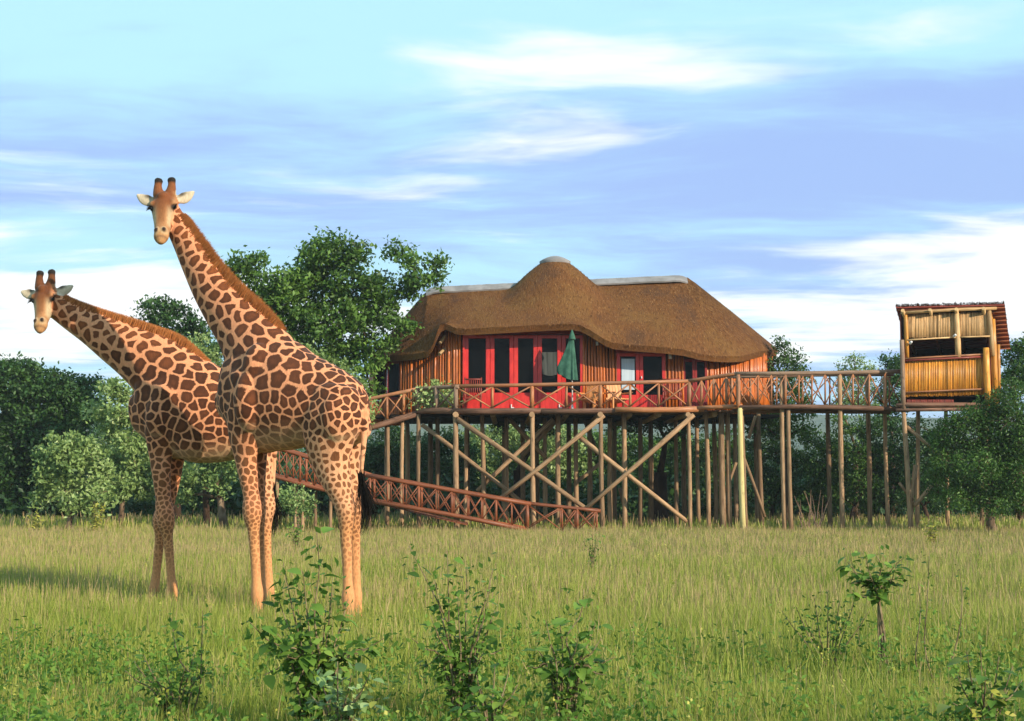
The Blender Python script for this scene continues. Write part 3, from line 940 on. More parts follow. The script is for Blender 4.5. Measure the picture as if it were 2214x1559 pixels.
back = [Vector((eave[-1].x + 0.15, 50.6, zb)), Vector((eave[-1].x - 0.5, 51.6, zb)), Vector((eave[-1].x - 1.6, 52.1, zb)), Vector((0.5, 52.3, zb)),
        Vector((eave[0].x + 1.4, 52.1, eave[0].z)), Vector((eave[0].x + 0.3, 51.3, eave[0].z)), Vector((eave[0].x - 0.1, 49.8, eave[0].z))]
loop = interp_pts(eave + back + [eave[0]], 0.09)[:-1]
NE = len(loop)
apex = P(1200, 560, 48.3)
NV = 30
_ea = np.array([tuple(p) for p in loop])
_w = int(1.7 / 0.09)
_ker = np.hanning(2 * _w + 1); _ker /= _ker.sum()
_es = np.stack([np.convolve(np.concatenate([_ea[-_w:, c_], _ea[:, c_], _ea[:_w, c_]]), _ker, 'valid') for c_ in range(3)], 1)
for _i, _p in enumerate(loop): _p.freeze() if False else None
SMO = {i: Vector(_es[i]) for i in range(NE)}


def roof_pt(e, v, i=None):
    if i is not None:
        w_ = max(0.0, 1 - v / 0.34) ** 2
        es = SMO[i]
        e = es + (e - es) * w_
    rx = min(max(e.x, ZR_L.x), ZR_R.x)
    k = (rx - ZR_L.x) / (ZR_R.x - ZR_L.x)
    rp = Vector((rx, 48.5, ZR_L.z + (ZR_R.z - ZR_L.z) * k))
    g = v ** 0.92
    p = e.lerp(rp, v); p.z = e.z + (rp.z - e.z) * g
    r = math.hypot(p.x - apex.x, (p.y - apex.y))
    zc = apex.z - 1.12 * (math.sqrt(r * r + 0.55) - 0.742)
    kk = 0.22
    hh = max(0.0, kk - abs(p.z - zc)) / kk
    p.z = max(p.z, zc) + hh * hh * kk * 0.25
    return p


def roof_slope_pts(off=0.0):
    return [[roof_pt(e, v / NV, i) for v in range(NV + 1)] for i, e in enumerate(loop)]


grid = roof_slope_pts()
V, Fc, UV = [], [], []
# the eave stays as given: blend the cone out at the very edge
for i, e in enumerate(loop):
    for v in range(NV + 1):
        p = grid[i][v]
        V.append(p)
cum = [0.0]
for i in range(NE): cum.append(cum[-1] + (loop[(i + 1) % NE] - loop[i]).length)
W = NV + 1
# thatch thickness: a thick cut edge below the eave and an underside
under0 = len(V)
UN = 8
for i, e in enumerate(loop):
    p0 = grid[i][0]
    inw = (grid[i][2] - grid[i][0]); inw.normalize()
    for v in range(UN + 1):
        t = v / UN
        q = roof_pt(e, 0.85 * t, i)
        V.append(Vector((q.x, q.y, q.z - TH - 0.05 * t)) + Vector((inw.x, inw.y, 0)) * 0.10 * (1 - t))
for i in range(NE):
    j = (i + 1) % NE
    for v in range(NV): Fc.append((i*W+v, j*W+v, j*W+v+1, i*W+v+1))
    Fc.append((under0 + i*(UN+1), under0 + j*(UN+1), j*W, i*W))
    for v in range(UN):
        Fc.append((under0 + i*(UN+1)+v+1, under0 + j*(UN+1)+v+1, under0 + j*(UN+1)+v, under0 + i*(UN+1)+v))
roof_me = mesh(V, Fc, 'roof')
uvl = roof_me.uv_layers.new(name='UVMap')
for pl in roof_me.polygons:
    for li in pl.loop_indices:
        vi = roof_me.loops[li].vertex_index
        if vi < under0: i, v = divmod(vi, W); vv = v / NV * 4.2
        else: i, v = divmod(vi - under0, UN + 1); vv = -0.3 - v * 0.3
        u = cum[i]
        if pl.index // (NV + 1 + UN) == NE - 1 and i == 0: u = cum[NE]
        uvl.data[li].uv = (u, vv)
se = roof_me.attributes.new('sharp_edge', 'BOOLEAN', 'EDGE')
se.data.foreach_set('value', [((e_.vertices[0] < under0 and e_.vertices[1] < under0 and e_.vertices[0] % W == 0 and e_.vertices[1] % W == 0)
                               or (e_.vertices[0] >= under0 and e_.vertices[1] >= under0 and (e_.vertices[0] - under0) % (UN + 1) == 0 and (e_.vertices[1] - under0) % (UN + 1) == 0)) for e_ in roof_me.edges])
roof = obj('thatch_roof', roof_me, M_THATCH, lodge, True)

# loose straw lying on the thatch and fringing the cut edge
g = np.random.default_rng(21)
GR = np.array([[tuple(p) for p in row] for row in grid])
nst = 46000
ii = g.integers(0, NE, nst); vf = g.random(nst) * (NV - 1.01); vi = vf.astype(int); fr = vf - vi
p0 = GR[ii, vi] * (1 - fr[:, None]) + GR[ii, vi + 1] * fr[:, None]
jn = (ii + 1) % NE
tang = GR[jn, vi] - GR[ii, vi]; p0 += tang * g.random((nst, 1))
dn = GR[ii, vi] - GR[ii, vi + 1]; dn /= np.linalg.norm(dn, axis=1)[:, None] + 1e-9
tn = tang / (np.linalg.norm(tang, axis=1)[:, None] + 1e-9)
nn = np.cross(tn, -dn); nn[nn[:, 2] < 0] *= -1
ln = g.uniform(0.08, 0.22, nst)[:, None]
d = dn + tn * g.normal(0, 0.22, (nst, 1)) + nn * g.uniform(0.02, 0.16, (nst, 1))
w = tn * 0.009 * g.uniform(0.6, 1.4, (nst, 1))
a0 = p0 - nn * 0.005
Vq = np.stack([a0 - w, a0 + w, a0 + d * ln + nn * 0.008], 1).reshape(-1, 3)
tq = np.repeat(np.clip(g.normal(0.5, 0.26, nst), 0, 1), 3)
# fringe
nf = 9000
ii = g.integers(0, NE, nf); e0 = GR[ii, 0] + (GR[(ii + 1) % NE, 0] - GR[ii, 0]) * g.random((nf, 1))
dn = GR[ii, 0] - GR[ii, 1]; dn /= np.linalg.norm(dn, axis=1)[:, None]
dep = g.random((nf, 1)) * TH
e0 = e0 - np.array([0, 0, 1.0]) * dep - dn * (0.05 + 0.10 * dep / TH)
d = dn + g.normal(0, 0.12, (nf, 3)); ln = g.uniform(0.05, 0.10, (nf, 1))
tn = (GR[(ii + 1) % NE, 0] - GR[ii, 0]); tn /= np.linalg.norm(tn, axis=1)[:, None] + 1e-9
w = tn * 0.009
Vf = np.stack([e0 - w, e0 + w, e0 + d * ln], 1).reshape(-1, 3)
Vq = np.concatenate([Vq, Vf]); tq = np.concatenate([tq, np.repeat(np.clip(g.normal(0.45, 0.3, nf), 0, 1), 3)])
st = obj('loose_straw', np_mesh(Vq, np.arange(len(Vq)).reshape(-1, 3), {'tint': tq}), M_STRAW, roof)
st['kind'] = 'stuff'


def ridge_cap(x0, x1, end_l, end_r, seed):
    """cement capping folded over the ridge"""
    r = random.Random(seed); n = 26; V, Fc = [], []
    prof = [(-0.40, -0.22), (-0.24, -0.10), (-0.08, 0.0), (0.08, 0.0), (0.24, -0.10), (0.40, -0.22)]
    for k in range(n + 1):
        x = x0 + (x1 - x0) * k / n
        kk = (x - ZR_L.x) / (ZR_R.x - ZR_L.x)
        z = ZR_L.z + (ZR_R.z - ZR_L.z) * kk + 0.09
        e = 1.0
        dd = min((x - x0) if end_l else 9, (x1 - x) if end_r else 9)
        if dd < 0.4: z -= 0.10 * (1 - dd / 0.4) ** 2; e = 0.75 + 0.25 * dd / 0.4
        z += r.uniform(-0.005, 0.005)
        for dy, dz in prof: V.append((x, 48.5 + dy * e, z + dz))
        for dy, dz in prof: V.append((x, 48.5 + dy * e * 0.94, z + dz - 0.05))
    q = 12
    for k in range(n):
        a, c = k * q, (k + 1) * q
        for i in range(5):
            Fc.append((a+i, c+i, c+i+1, a+i+1)); Fc.append((a+6+i+1, c+6+i+1, c+6+i, a+6+i))
        Fc.append((a, a+6, c+6, c)); Fc.append((a+5, c+5, c+11, a+11))
    for a in (0, n * q):
        for i in range(5): Fc.append((a+i, a+i+1, a+6+i+1, a+6+i))
    return obj('ridge_cap', mesh(V, Fc), M_CAP, roof)


ridge_cap(P(922, 625, 48.5).x, P(1118, 612, 48.5).x, True, False, 1)
ridge_cap(P(1256, 605, 48.5).x, P(1485, 600, 48.5).x, False, True, 2)
# rounded cap on the peak
V, Fc = [], []
for i in range(6):
    rr = 0.54 * i / 5
    for q in range(20):
        an = 2 * math.pi * q / 20
        zc = apex.z - 1.12 * (math.sqrt(rr * rr + 0.55) - 0.742)
        V.append((apex.x + rr * math.cos(an) + 0.0, apex.y + rr * math.sin(an), zc + 0.10 - (0.0 if i < 5 else 0.0)))
for q in range(20):
    an = 2 * math.pi * q / 20
    V.append((apex.x + 0.51 * math.cos(an), apex.y + 0.51 * math.sin(an), apex.z - 1.12 * (math.sqrt(0.26 + 0.55) - 0.742) - 0.02))
for i in range(6):
    for q in range(20):
        q2 = (q + 1) % 20
        Fc.append((i*20+q, (i+1)*20+q, (i+1)*20+q2, i*20+q2) if i else (q, 20+q, 20+q2, q2))
obj('peak_cap', mesh(V, Fc), M_CAP, roof, True)

# --- walls -----------------------------------------------------------------
eave_np = np.array([tuple(p) for p in loop[:int(NE * 0.55)]])


def wall_top(x, y):
    """height of the thatch underside above a wall point"""
    i = int(np.argmin(np.abs(eave_np[:, 0] - x) + 0.3 * np.abs(eave_np[:, 1] - y)))
    return eave_np[i, 2] - 0.05


def wall_run(pts, name='wall_pole', r=0.05, mat=W_WALL, z0=DECK_Z, jit=0.02, z1=None):
    """upright poles side by side along a plan polyline"""
    ps = interp_pts([Vector((p.x, p.y, 0)) for p in pts], r * 1.9)
    for p in ps:
        rr = r * rnd.uniform(0.8, 1.15)
        top = z1 or min(wall_top(p.x, p.y), 8.0)
        pole(name, (p.x + rnd.uniform(-jit, jit) * .3, p.y + rnd.uniform(-jit, jit), z0), (p.x + rnd.uniform(-jit, jit), p.y + rnd.uniform(-jit, jit), top), rr, rr * 0.92, mat, lodge, 8, 4, 0.004)
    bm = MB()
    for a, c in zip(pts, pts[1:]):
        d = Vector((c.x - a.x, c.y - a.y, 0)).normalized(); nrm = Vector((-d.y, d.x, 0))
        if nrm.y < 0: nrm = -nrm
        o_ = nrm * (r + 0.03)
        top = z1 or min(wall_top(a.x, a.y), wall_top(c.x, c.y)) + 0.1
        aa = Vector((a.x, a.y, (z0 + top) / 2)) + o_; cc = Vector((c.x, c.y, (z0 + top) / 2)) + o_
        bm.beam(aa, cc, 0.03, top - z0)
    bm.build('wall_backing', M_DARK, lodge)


def G2(px, Y): return G(px, Y)


wall_run([G2(866, 46.95), G2(900, 46.6), G2(940, 46.2), G2(987, 45.87), G2(1001, 45.86)])
wall_run([G2(1262, 45.85), G2(1334, 45.85)])
wall_run([G2(1441, 45.85), G2(1478, 45.85)])
wall_run([G2(1532, 46.05), G2(1590, 46.4), G2(1625, 46.9), G2(1655, 47.8), G2(1672, 49.2), G2(1672, 50.3)])
wall_run([G2(800, 50.5), G2(806, 48.4)])
# room behind the glass: floor, back wall, partition walls
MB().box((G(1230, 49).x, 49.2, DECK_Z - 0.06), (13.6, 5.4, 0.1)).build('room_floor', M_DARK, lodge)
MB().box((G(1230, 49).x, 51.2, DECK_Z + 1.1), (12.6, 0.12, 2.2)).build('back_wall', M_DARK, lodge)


def glazed(x0, x1, Y, y_top, y_bot, stile, mat, panel=0.0, name='door', top_rail=0.10, curtain=None):
    """a framed leaf with its pane; x in photo columns at distance Y"""
    a, c = G(x0, Y), G(x1, Y)
    zt, zb_ = P((x0 + x1) / 2, y_top, Y).z, P((x0 + x1) / 2, y_bot, Y).z
    w = c.x - a.x; cx = (a.x + c.x) / 2
    mb = MB()
    mb.box((a.x + stile / 2, Y, (zt + zb_) / 2), (stile, 0.07, zt - zb_))
    mb.box((c.x - stile / 2, Y, (zt + zb_) / 2), (stile, 0.07, zt - zb_))
    mb.box((cx, Y, zt - top_rail / 2), (w - 2 * stile, 0.066, top_rail))
    mb.box((cx, Y, zb_ + (panel or 0.12) / 2), (w - 2 * stile, 0.066, panel or 0.12))
    d = mb.build(name, mat, lodge)
    bev = d.modifiers.new('b', 'BEVEL'); bev.width = 0.008; bev.segments = 1
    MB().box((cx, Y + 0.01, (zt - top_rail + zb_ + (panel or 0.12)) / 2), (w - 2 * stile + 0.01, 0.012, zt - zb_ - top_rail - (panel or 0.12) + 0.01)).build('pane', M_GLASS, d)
    return d, cx, zt, zb_, w


ftop = P(1120, 724, 45.85).z
# five tall red doors in the centre bay
for i, (x0, x1, mt) in enumerate(((1003, 1059, M_RED), (1059.6, 1110.5, M_RED), (1111, 1162.5, M_RED), (1163, 1214.5, M_RED), (1215, 1264, M_RED))):
    d, cx, zt, zb_, w = glazed(x0, x1, 45.85, 725, 884, 0.135, mt, 0.52)
    if i in (1, 3):
        MB().box((cx + w / 2 - 0.07, 45.80, DECK_Z + 0.22), (0.03, 0.05, 0.12)).box((cx + w / 2 - 0.03, 45.78, DECK_Z + 0.17), (0.09, 0.03, 0.03)).build('handle', M_STEEL, d)
    if i == 3:
        V = []
        for k in range(13):
            for zz in (zt - 0.55, zt - 0.95, zt - 1.2 - 0.12 * math.sin(k * 0.24)):
                V.append((cx - w * 0.42 + w * 0.84 * k / 12, 45.835 + 0.010 * math.sin(k * 1.9), zz))
        obj('net_curtain', mesh(V, [(k*3+q, (k+1)*3+q, (k+1)*3+q+1, k*3+q+1) for k in range(12) for q in range(2)]), M_NET, d, True)
MB().box((G(1002, 45.85).x, 45.80, (DECK_Z + ftop) / 2), (0.06, 0.10, ftop - DECK_Z)).build('door_jamb', M_RED, lodge)
MB().box((G(1125, 45.85).x, 45.85, ftop + 0.16), (G(1266, 45.85).x - G(988, 45.85).x, 0.12, 0.30)).build('lintel', M_REDD, lodge)
MB().box((G(1125, 45.85).x, 45.83, DECK_Z + 0.04), (G(1266, 45.85).x - G(1001, 45.85).x, 0.16, 0.08)).build('threshold', M_RED, lodge)
# right-hand door pair
d, cx, zt, zb_, w = glazed(1335, 1384, 45.85, 764, 884, 0.115, M_RED, 0.45)
MB().box((cx, 45.835, zt - 0.68), (w * 0.58, 0.015, 1.0)).build('sky_reflection_panel', M_PANESKY, d)  # added panel: the sky's reflection in this pane, painted as flat colour
d, cx, zt, zb_, w = glazed(1384.6, 1441, 45.85, 764, 884, 0.115, M_RED, 0.45)
MB().box((cx - w / 2 + 0.06, 45.79, DECK_Z + 1.15), (0.03, 0.05, 0.07)).build('handle', M_STEEL, d)
MB().box((G(1388, 45.85).x, 45.85, zt + 0.10), (G(1444, 45.85).x - G(1332, 45.85).x, 0.10, 0.19)).build('lintel', M_REDD, lodge)
# right window with red mullion, left window
for x0, x1, Y, yt, nm in ((1479, 1504, 45.87, 776, 'window'), (1504.6, 1531, 45.90, 776, 'window')):
    glazed(x0, x1, Y, yt, 884, 0.07, M_REDD, 0.75, nm)
for x0, x1, Y in ((806, 835, 47.8), (835.6, 865, 47.35)):
    glazed(x0, x1, Y, 780, 866, 0.06, M_MAROON if False else M_REDD, 0.12, 'window')
wall_run([G2(800, 47.85), G2(836, 47.45), G2(868, 47.0)], z0=DECK_Z - 0.35, z1=P(836, 866, 47.5).z)
# small rafters showing under the lifted thatch at the left, and lamps under the eave
for x0, y0, x1, y1 in ((951, 742, 964, 724), (950, 766, 964, 752)):
    pole('rafter_end', P(x0, y0, 45.75), P(x1, y1, 46.1), 0.055, 0.055, W_REEDP, lodge)
for x, y, sz in ((1291, 743, 0.07), (1449, 771, 0.09)):
    p = P(x, y, 45.78)
    l = MB().box(p, (sz * 1.1, 0.1, sz * 1.7)).tube([p + Vector((0, -0.05, -0.02)), p + Vector((0, -0.12, -0.03)), p + Vector((0, -0.14, -0.035))], [sz * .5, sz * .45, sz * .2], 8)
    l.build('wall_lamp', M_STEEL, lodge)

# ---------------------------------------------------------------- railings
def railing(parent, top, bot, r_rail, mat_rail, mat_bar, splits, r_post=0.04, r_bar=0.022, posts=None, double=False, low_rail=None):
    """log handrail along 'top' (two points) with posts at the given fractions and crossed bars in every bay"""
    a, c = top; e, f = bot
    over = (c - a).normalized() * 0.12
    hr = pole('handrail', a - over, c + over, r_rail, r_rail * 0.95, mat_rail, parent, 9, 5, 0.006)
    if low_rail: pole('bottom_rail', e, f, low_rail, low_rail, mat_rail, hr, 8, 4, 0.004)
    for k, t in enumerate(splits):
        rp = r_post * (1.0 if (posts is None or k in posts) else 0.6)
        pole('baluster', e.lerp(f, t), a.lerp(c, t), rp, rp * 0.92, mat_bar, hr, 7, 3, 0.01)
    for t0, t1 in zip(splits, splits[1:]):
        dy = Vector((0, -0.02, 0)); m0, m1 = 0.05, 0.95
        b0, b1 = e.lerp(f, t0), e.lerp(f, t1); u0, u1 = a.lerp(c, t0), a.lerp(c, t1)
        pole('cross_bar', b0.lerp(u0, m0) + dy, b1.lerp(u1, m1) + dy, r_bar, r_bar * 0.9, mat_bar, hr, 6, 3, 0.012)
        pole('cross_bar', u0.lerp(b0, 1 - m1) - dy, u1.lerp(b1, 1 - m0).lerp(b1, 0.9) - dy, r_bar, r_bar * 0.9, mat_bar, hr, 6, 3, 0.012)
    return hr


def plank_floor(parent, a, c, depth, z, name='floor_board', along=True, bw=0.16, mat=W_EDGE):
    """boards laid across the walk between a and c (front edge), going back by depth"""
    L = (c - a).length; k = int(L / bw)
    d = (c - a).normalized()
    me = None
    for i in range(k):
        p = a + d * ((i + 0.5) * L / k)
        if me is None:
            mb = MB().box((0, 0, 0), (L / k - 0.012, depth, 0.045)); me = mesh(mb.v, mb.f, name)
            uv = me.uv_layers.new(name='UVMap')
            for li, lp in enumerate(me.loops): v = me.vertices[lp.vertex_index].co; uv.data[li].uv = (v.x + v.z, v.y)
        o_ = obj(name, me, mat, None)
        o_.location = (p.x, p.y + depth / 2, p.z + rnd.uniform(-0.004, 0.004)); o_.rotation_euler = (0, -math.atan2(d.z, math.hypot(d.x, d.y)), math.atan2(d.y, d.x))
        adopt(o_, parent)


# ---------------------------------------------------------------- viewing deck on stilts
deck = thing('viewing_deck', 'raised timber deck on tall pole stilts in front of the red doors', 'deck', tuple(G(1250, 45)))
A, B_ = P(985, 890, 44), P(1600, 882, 43.6)
A.z = B_.z = DECK_Z - 0.06
plank_floor(deck, Vector((A.x, 43.95, DECK_Z - 0.03)), Vector((B_.x, 43.75, DECK_Z - 0.03)), 2.3, DECK_Z)
pole('edge_log', P(905, 889, 44.9), P(992, 889, 43.95), 0.10, 0.10, W_EDGE, deck)
pole('edge_log', P(980, 889, 43.9), P(1180, 888, 43.9), 0.10, 0.09, W_EDGE, deck)
pole('edge_log', P(1170, 889, 43.88), P(1400, 887, 43.88), 0.09, 0.10, W_EDGE, deck)
pole('edge_log', P(1330, 885, 43.8), P(1522, 884, 43.8), 0.085, 0.095, W_RAIL, deck)
pole('edge_log', P(1510, 882, 43.75), P(1605, 879, 43.3), 0.07, 0.07, W_RAIL, deck)
for x in (985, 1065, 1150, 1225, 1298, 1362, 1425, 1488, 1545):
    p = P(x, 896, 43.7 if x in (985, 1150, 1298, 1488) else 44.2)
    pole('joist', p, p + Vector((0, 8.0, 0)), 0.085, 0.085, W_POST, deck, 8, 3)
railing(deck, (P(985, 835, 44), P(1490, 824, 44)), (P(985, 884, 44), P(1490, 880, 44)), 0.062, W_RAIL, W_RAIL,
        [0, .158, .327, .475, .62, .747, .87, 1.0], 0.07, 0.028, posts=(0, 2, 4, 7))
railing(deck, (P(1490, 824, 44), P(1597, 808, 43.4)), (P(1490, 880, 44), P(1597, 876, 43.4)), 0.066, W_RAIL, W_RAIL, [0, .25, .5, .75, 1.0], 0.07, 0.028, posts=(0, 4))
railing(deck, (P(903, 840, 45), P(985, 836, 44)), (P(903, 888, 45), P(985, 886, 44)), 0.065, W_GREY, W_GREY, [0, .5, 1.0], 0.08, 0.032)


def stilt(parent, x, Y, top_y=None, r=0.085, mat=None, xb=None, z_top=None):
    xb = xb if xb is not None else x
    t = P(x, top_y, Y) if top_y else Vector((G(x, Y).x, Y, z_top or DECK_Z - 0.1))
    bt = G(xb, Y, -0.1) if mat is not W_RAIL else P(x, 884, Y)
    return pole('stilt', bt, t, r * 0.92, r * 0.80, mat or W_POST, parent, 9, 6, 0.006)


for x, xb, Y, ty, r in ((905, 907, 44.9, 896, .085), (985, 988, 43.95, 892, .10), (1151, 1154, 43.9, 893, .09), (1299, 1303, 43.9, 893, .085), (1349, 1350, 44.6, 893, .095), (1488, 1491, 43.9, 893, .075),
                        (1526, 1531, 44.5, 890, .08), (1560, 1563, 44.3, 888, .11), (1573, 1577, 44.6, 888, .09), (1207, 1208, 44.8, 893, .10), (1042, 1047, 45.0, 893, .09)):
    stilt(deck, x, Y, ty, r, xb=xb)
for x, Y, r in ((835, 46.5, .08), (870, 46.8, .08), (945, 46.6, .09), (1008, 46.5, .08), (1095, 46.6, .09), (1130, 48.3, .10), (1178, 46.8, .085), (1245, 46.7, .09), (1275, 48.4, .10), (1320, 46.9, .09), (1385, 46.8, .09),
                (1408, 48.6, .10), (1462, 46.6, .08), (1508, 47.0, .08), (1545, 48.7, .09), (1090, 50.4, .1), (1160, 50.6, .1), (1230, 50.5, .1), (1330, 50.5, .1), (1480, 50.5, .1), (1010, 48.6, .1), (930, 48.8, .1), (880, 50.5, .1), (1590, 47.2, .085), (1635, 48.2, .085)):
    stilt(deck, x, Y, None, r, xb=x + rnd.uniform(-2, 3))
for a, c, r in (((988, 905, 43.85), (1292, 1118, 43.85), .085), ((1500, 897, 43.75), (1262, 1104, 43.75), .08), ((1306, 898, 43.8), (1082, 1078, 43.8), .08), ((1246, 940, 43.95), (1486, 1128, 43.95), .08),
                ((912, 918, 44.9), (1140, 1095, 44.7), .075), ((1196, 906, 45.1), (1032, 1062, 45.1), .075), ((1100, 905, 46.7), (1180, 990, 46.7), .08), ((1200, 912, 46.8), (1130, 985, 46.8), .08),
                ((1262, 900, 48.5), (1292, 985, 48.5), .08), ((1300, 1000, 46.8), (1250, 1040, 46.8), .07), ((1340, 1055, 46.9), (1353, 1110, 46.9), .06), ((1570, 1060, 44.8), (1592, 1000, 44.8), .05)):
    pole('brace', P(*a), P(*c), r, r * .9, W_POST, deck, 8, 4, 0.004)

# ---------------------------------------------------------------- ramps
ramp_u = thing('access_ramp', 'upper timber ramp sloping down from the deck past the left window', 'ramp', tuple(G(850, 45.2)))
a, c = P(905, 890, 45.0), P(770, 932, 45.0)
plank_floor(ramp_u, c + Vector((0, 0, 0.03)), a + Vector((0, 0, 0.03)), 1.5, 0)
pole('edge_log', a + Vector((0, -.05, -.06)), c + Vector((0, -.05, -.06)), .09, .09, W_EDGE, ramp_u)
railing(ramp_u, (P(770, 868, 45.0), P(903, 841, 45.0)), (P(770, 926, 45.0), P(903, 886, 45.0)), .06, W_RAIL, W_RAIL, [0, .24, .5, .77, 1.0], .05, .026)
for x in (780, 838, 870): stilt(ramp_u, x, 45.1, 908, .075)
ramp_l = thing('access_ramp', 'lower timber ramp with crossed railings sloping down into the grass', 'ramp', tuple(G(900, 42.5)))
seg_t = [(560, 957), (800, 1029), (1140, 1089), (1290, 1103)]
seg_b = [(560, 1020), (800, 1081), (1010, 1133), (1200, 1143)]
Yr = 42.4
for Yq, nm in ((Yr, 0), (Yr + 1.3, 1)):
    sc = lambda x, y: P(x, y, Yr) + Vector((0, Yq - Yr, 0))
    tops = [sc(560, 957), sc(800, 1029), sc(1140, 1089), sc(1290, 1104)]
    bots = [sc(560, 1022), sc(800, 1083), sc(1140, 1146), sc(1290, 1150)]
    railing(ramp_l, (tops[0], tops[1]), (bots[0], bots[1]), .062, W_RAMP, W_RAMP, [0, .12, .25, .37, .5, .62, .75, .87, 1.0], .042, .016, posts=(0, 3, 5, 8))
    railing(ramp_l, (tops[1], tops[2]), (bots[1], bots[2]), .066, W_RAMP, W_RAMP, [0, .11, .21, .31, .42, .52, .62, .71, .80, .9, 1.0], .042, .016, posts=(0, 3, 5, 8))
    railing(ramp_l, (tops[2], tops[3]), (bots[2], bots[3]), .055, W_RAMP, W_RAMP, [0, .5, .72, 1.0], .055, .02, posts=(0, 2))
    pole('edge_log', bots[0], bots[1], .07, .07, W_RAMP, ramp_l); pole('edge_log', bots[1], bots[2], .07, .07, W_RAMP, ramp_l)
plank_floor(ramp_l, P(560, 1024, Yr) + Vector((0, .06, 0)), P(800, 1085, Yr) + Vector((0, .06, 0)), 1.2, 0, mat=W_RAMP)
plank_floor(ramp_l, P(802, 1085, Yr) + Vector((0, .06, 0)), P(1010, 1135, Yr) + Vector((0, .06, 0)), 1.2, 0, mat=W_RAMP)
for x, y in ((600, 1032), (640, 1042), (683, 1053), (715, 1060), (800, 1083), (655, 1046)):
    stilt(ramp_l, x, Yr + 0.1 + 0.2 * (x % 3), y, .06, W_POST)

# ---------------------------------------------------------------- walkway bridge
walk = thing('walkway_bridge', 'railed timber footbridge on slim poles joining the deck to the reed lookout', 'walkway', tuple(G(1780, 43.5)))
T0, T1 = P(1597, 808, 43.2), P(1950, 803, 43.2)
B0, B1 = P(1597, 876, 43.2), P(1950, 880, 43.2)
plank_floor(walk, B0 + Vector((0, .03, -.02)), B1 + Vector((0, .03, -.02)), 1.35, 0)
for dy in (0, 1.4):
    o_ = Vector((0, dy, 0))
    railing(walk, (T0 + o_, T1 + o_), (B0 + o_, B1 + o_), .068 if dy == 0 else .055, W_GREY, W_RAIL, [0, .12, .285, .45, .62, .80, 1.0] if dy else [0, .12, .20, .285, .37, .45, .53, .62, .70, .80, .9, 1.0], .05, .019, posts=(0, 3, 7) if dy == 0 else (0,))
    pole('edge_log', B0 + o_ + Vector((0, -.08, -.08)), B1 + o_ + Vector((0, -.08, -.08)), .08, .075, W_EDGE, walk)
for x, xb, Y, ty, r, mt in ((1600, 1606, 43.1, 882, .095, W_PALE), (1596, 1598, 43.12, 810, .07, W_RAIL), (1604, 1612, 43.4, 884, .07, W_POST), (1639, 1647, 45.0, 884, .085, W_POST), (1690, 1695, 43.3, 815, .085, W_POST), (1704, 1709, 43.2, 880, .075, W_POST),
                            (1789, 1793, 44.7, 880, .085, W_POST), (1815, 1820, 43.2, 812, .085, W_POST), (1874, 1879, 44.8, 812, .085, W_POST), (1913, 1919, 44.6, 815, .075, W_POST)):
    stilt(walk, x, Y, ty, r, mt, xb=xb)
for a, c in (((1606, 985, 44.8), (1654, 1118, 44.8)), ((1618, 948, 45), (1634, 900, 45))):
    pole('brace', P(*a), P(*c), .055, .05, W_POST, walk)

# ---------------------------------------------------------------- reed lookout hut
hut = thing('lookout_hut', 'small reed walled game lookout hut on stilts with slanting battened roof', 'hut', tuple(G(2050, 43.2)))
YH = 42.8
HB = 2.6


def reed_panel(x0, x1, yt, yb, Y, mat, r=0.022, name='reed', n=None, yt2=None, yb2=None):
    yt2 = yt if yt2 is None else yt2; yb2 = yb if yb2 is None else yb2
    a, c = P(x0, yb, Y), P(x1, yb2, Y); k = n or int((c - a).length / (r * 1.95))
    for i in range(k):
        t = (i + 0.5) / k; x = x0 + (x1 - x0) * t
        b0, t0 = P(x, yb + (yb2 - yb) * t, Y), P(x, yt + (yt2 - yt) * t, Y)
        j = rnd.uniform(-.012, .012)
        b0.z += rnd.uniform(-.02, .02); b0.y += j; t0.y += j
        pole(name, b0, t0, r * rnd.uniform(.8, 1.2), r * rnd.uniform(.75, 1.1), mat, hut, 6, 3, 0.003)


reed_panel(1952, 2128, 779, 858, YH, W_REED, .026, yt2=772, yb2=854)
reed_panel(1962, 2066, 680, 731, YH + .03, W_REEDP, .02, yt2=677, yb2=729)
reed_panel(2076, 2138, 676, 728, YH + .03, W_REEDP, .02)
reed_panel(1962, 2140, 662, 673, YH + .06, W_REEDP, .02, yt2=657, yb2=668)
reed_panel(1960, 2062, 864, 873, YH + .05, W_MAROON, .018)
# solid backs, side walls, floor
x0, x1 = G(1953, YH).x, G(2148, YH).x
zf = P(2050, 876, YH).z
SK = 0.40
V = [(x0, YH, zf), (x1, YH, zf), (x1 + SK * HB, YH + HB, zf), (x0 + SK * HB, YH + HB, zf)]; V += [(v[0], v[1], v[2] + .08) for v in V]
obj('floor', mesh(V, [(3,2,1,0), (4,5,6,7), (0,1,5,4), (1,2,6,5), (2,3,7,6), (3,0,4,7)]), W_EDGE, hut)
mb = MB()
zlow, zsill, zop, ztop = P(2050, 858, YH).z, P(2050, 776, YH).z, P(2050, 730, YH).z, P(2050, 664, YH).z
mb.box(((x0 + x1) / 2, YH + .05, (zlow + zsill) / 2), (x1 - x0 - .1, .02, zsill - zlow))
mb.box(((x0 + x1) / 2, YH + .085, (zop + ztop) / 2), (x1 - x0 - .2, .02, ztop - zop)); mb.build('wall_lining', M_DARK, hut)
MB().box(((x0 + x1) / 2 + SK * HB, YH + HB, (zf + ztop - 1.3) / 2 + .2), (x1 - x0, .06, ztop - 1.1 - zf)).build('back_wall', M_DARK, hut)
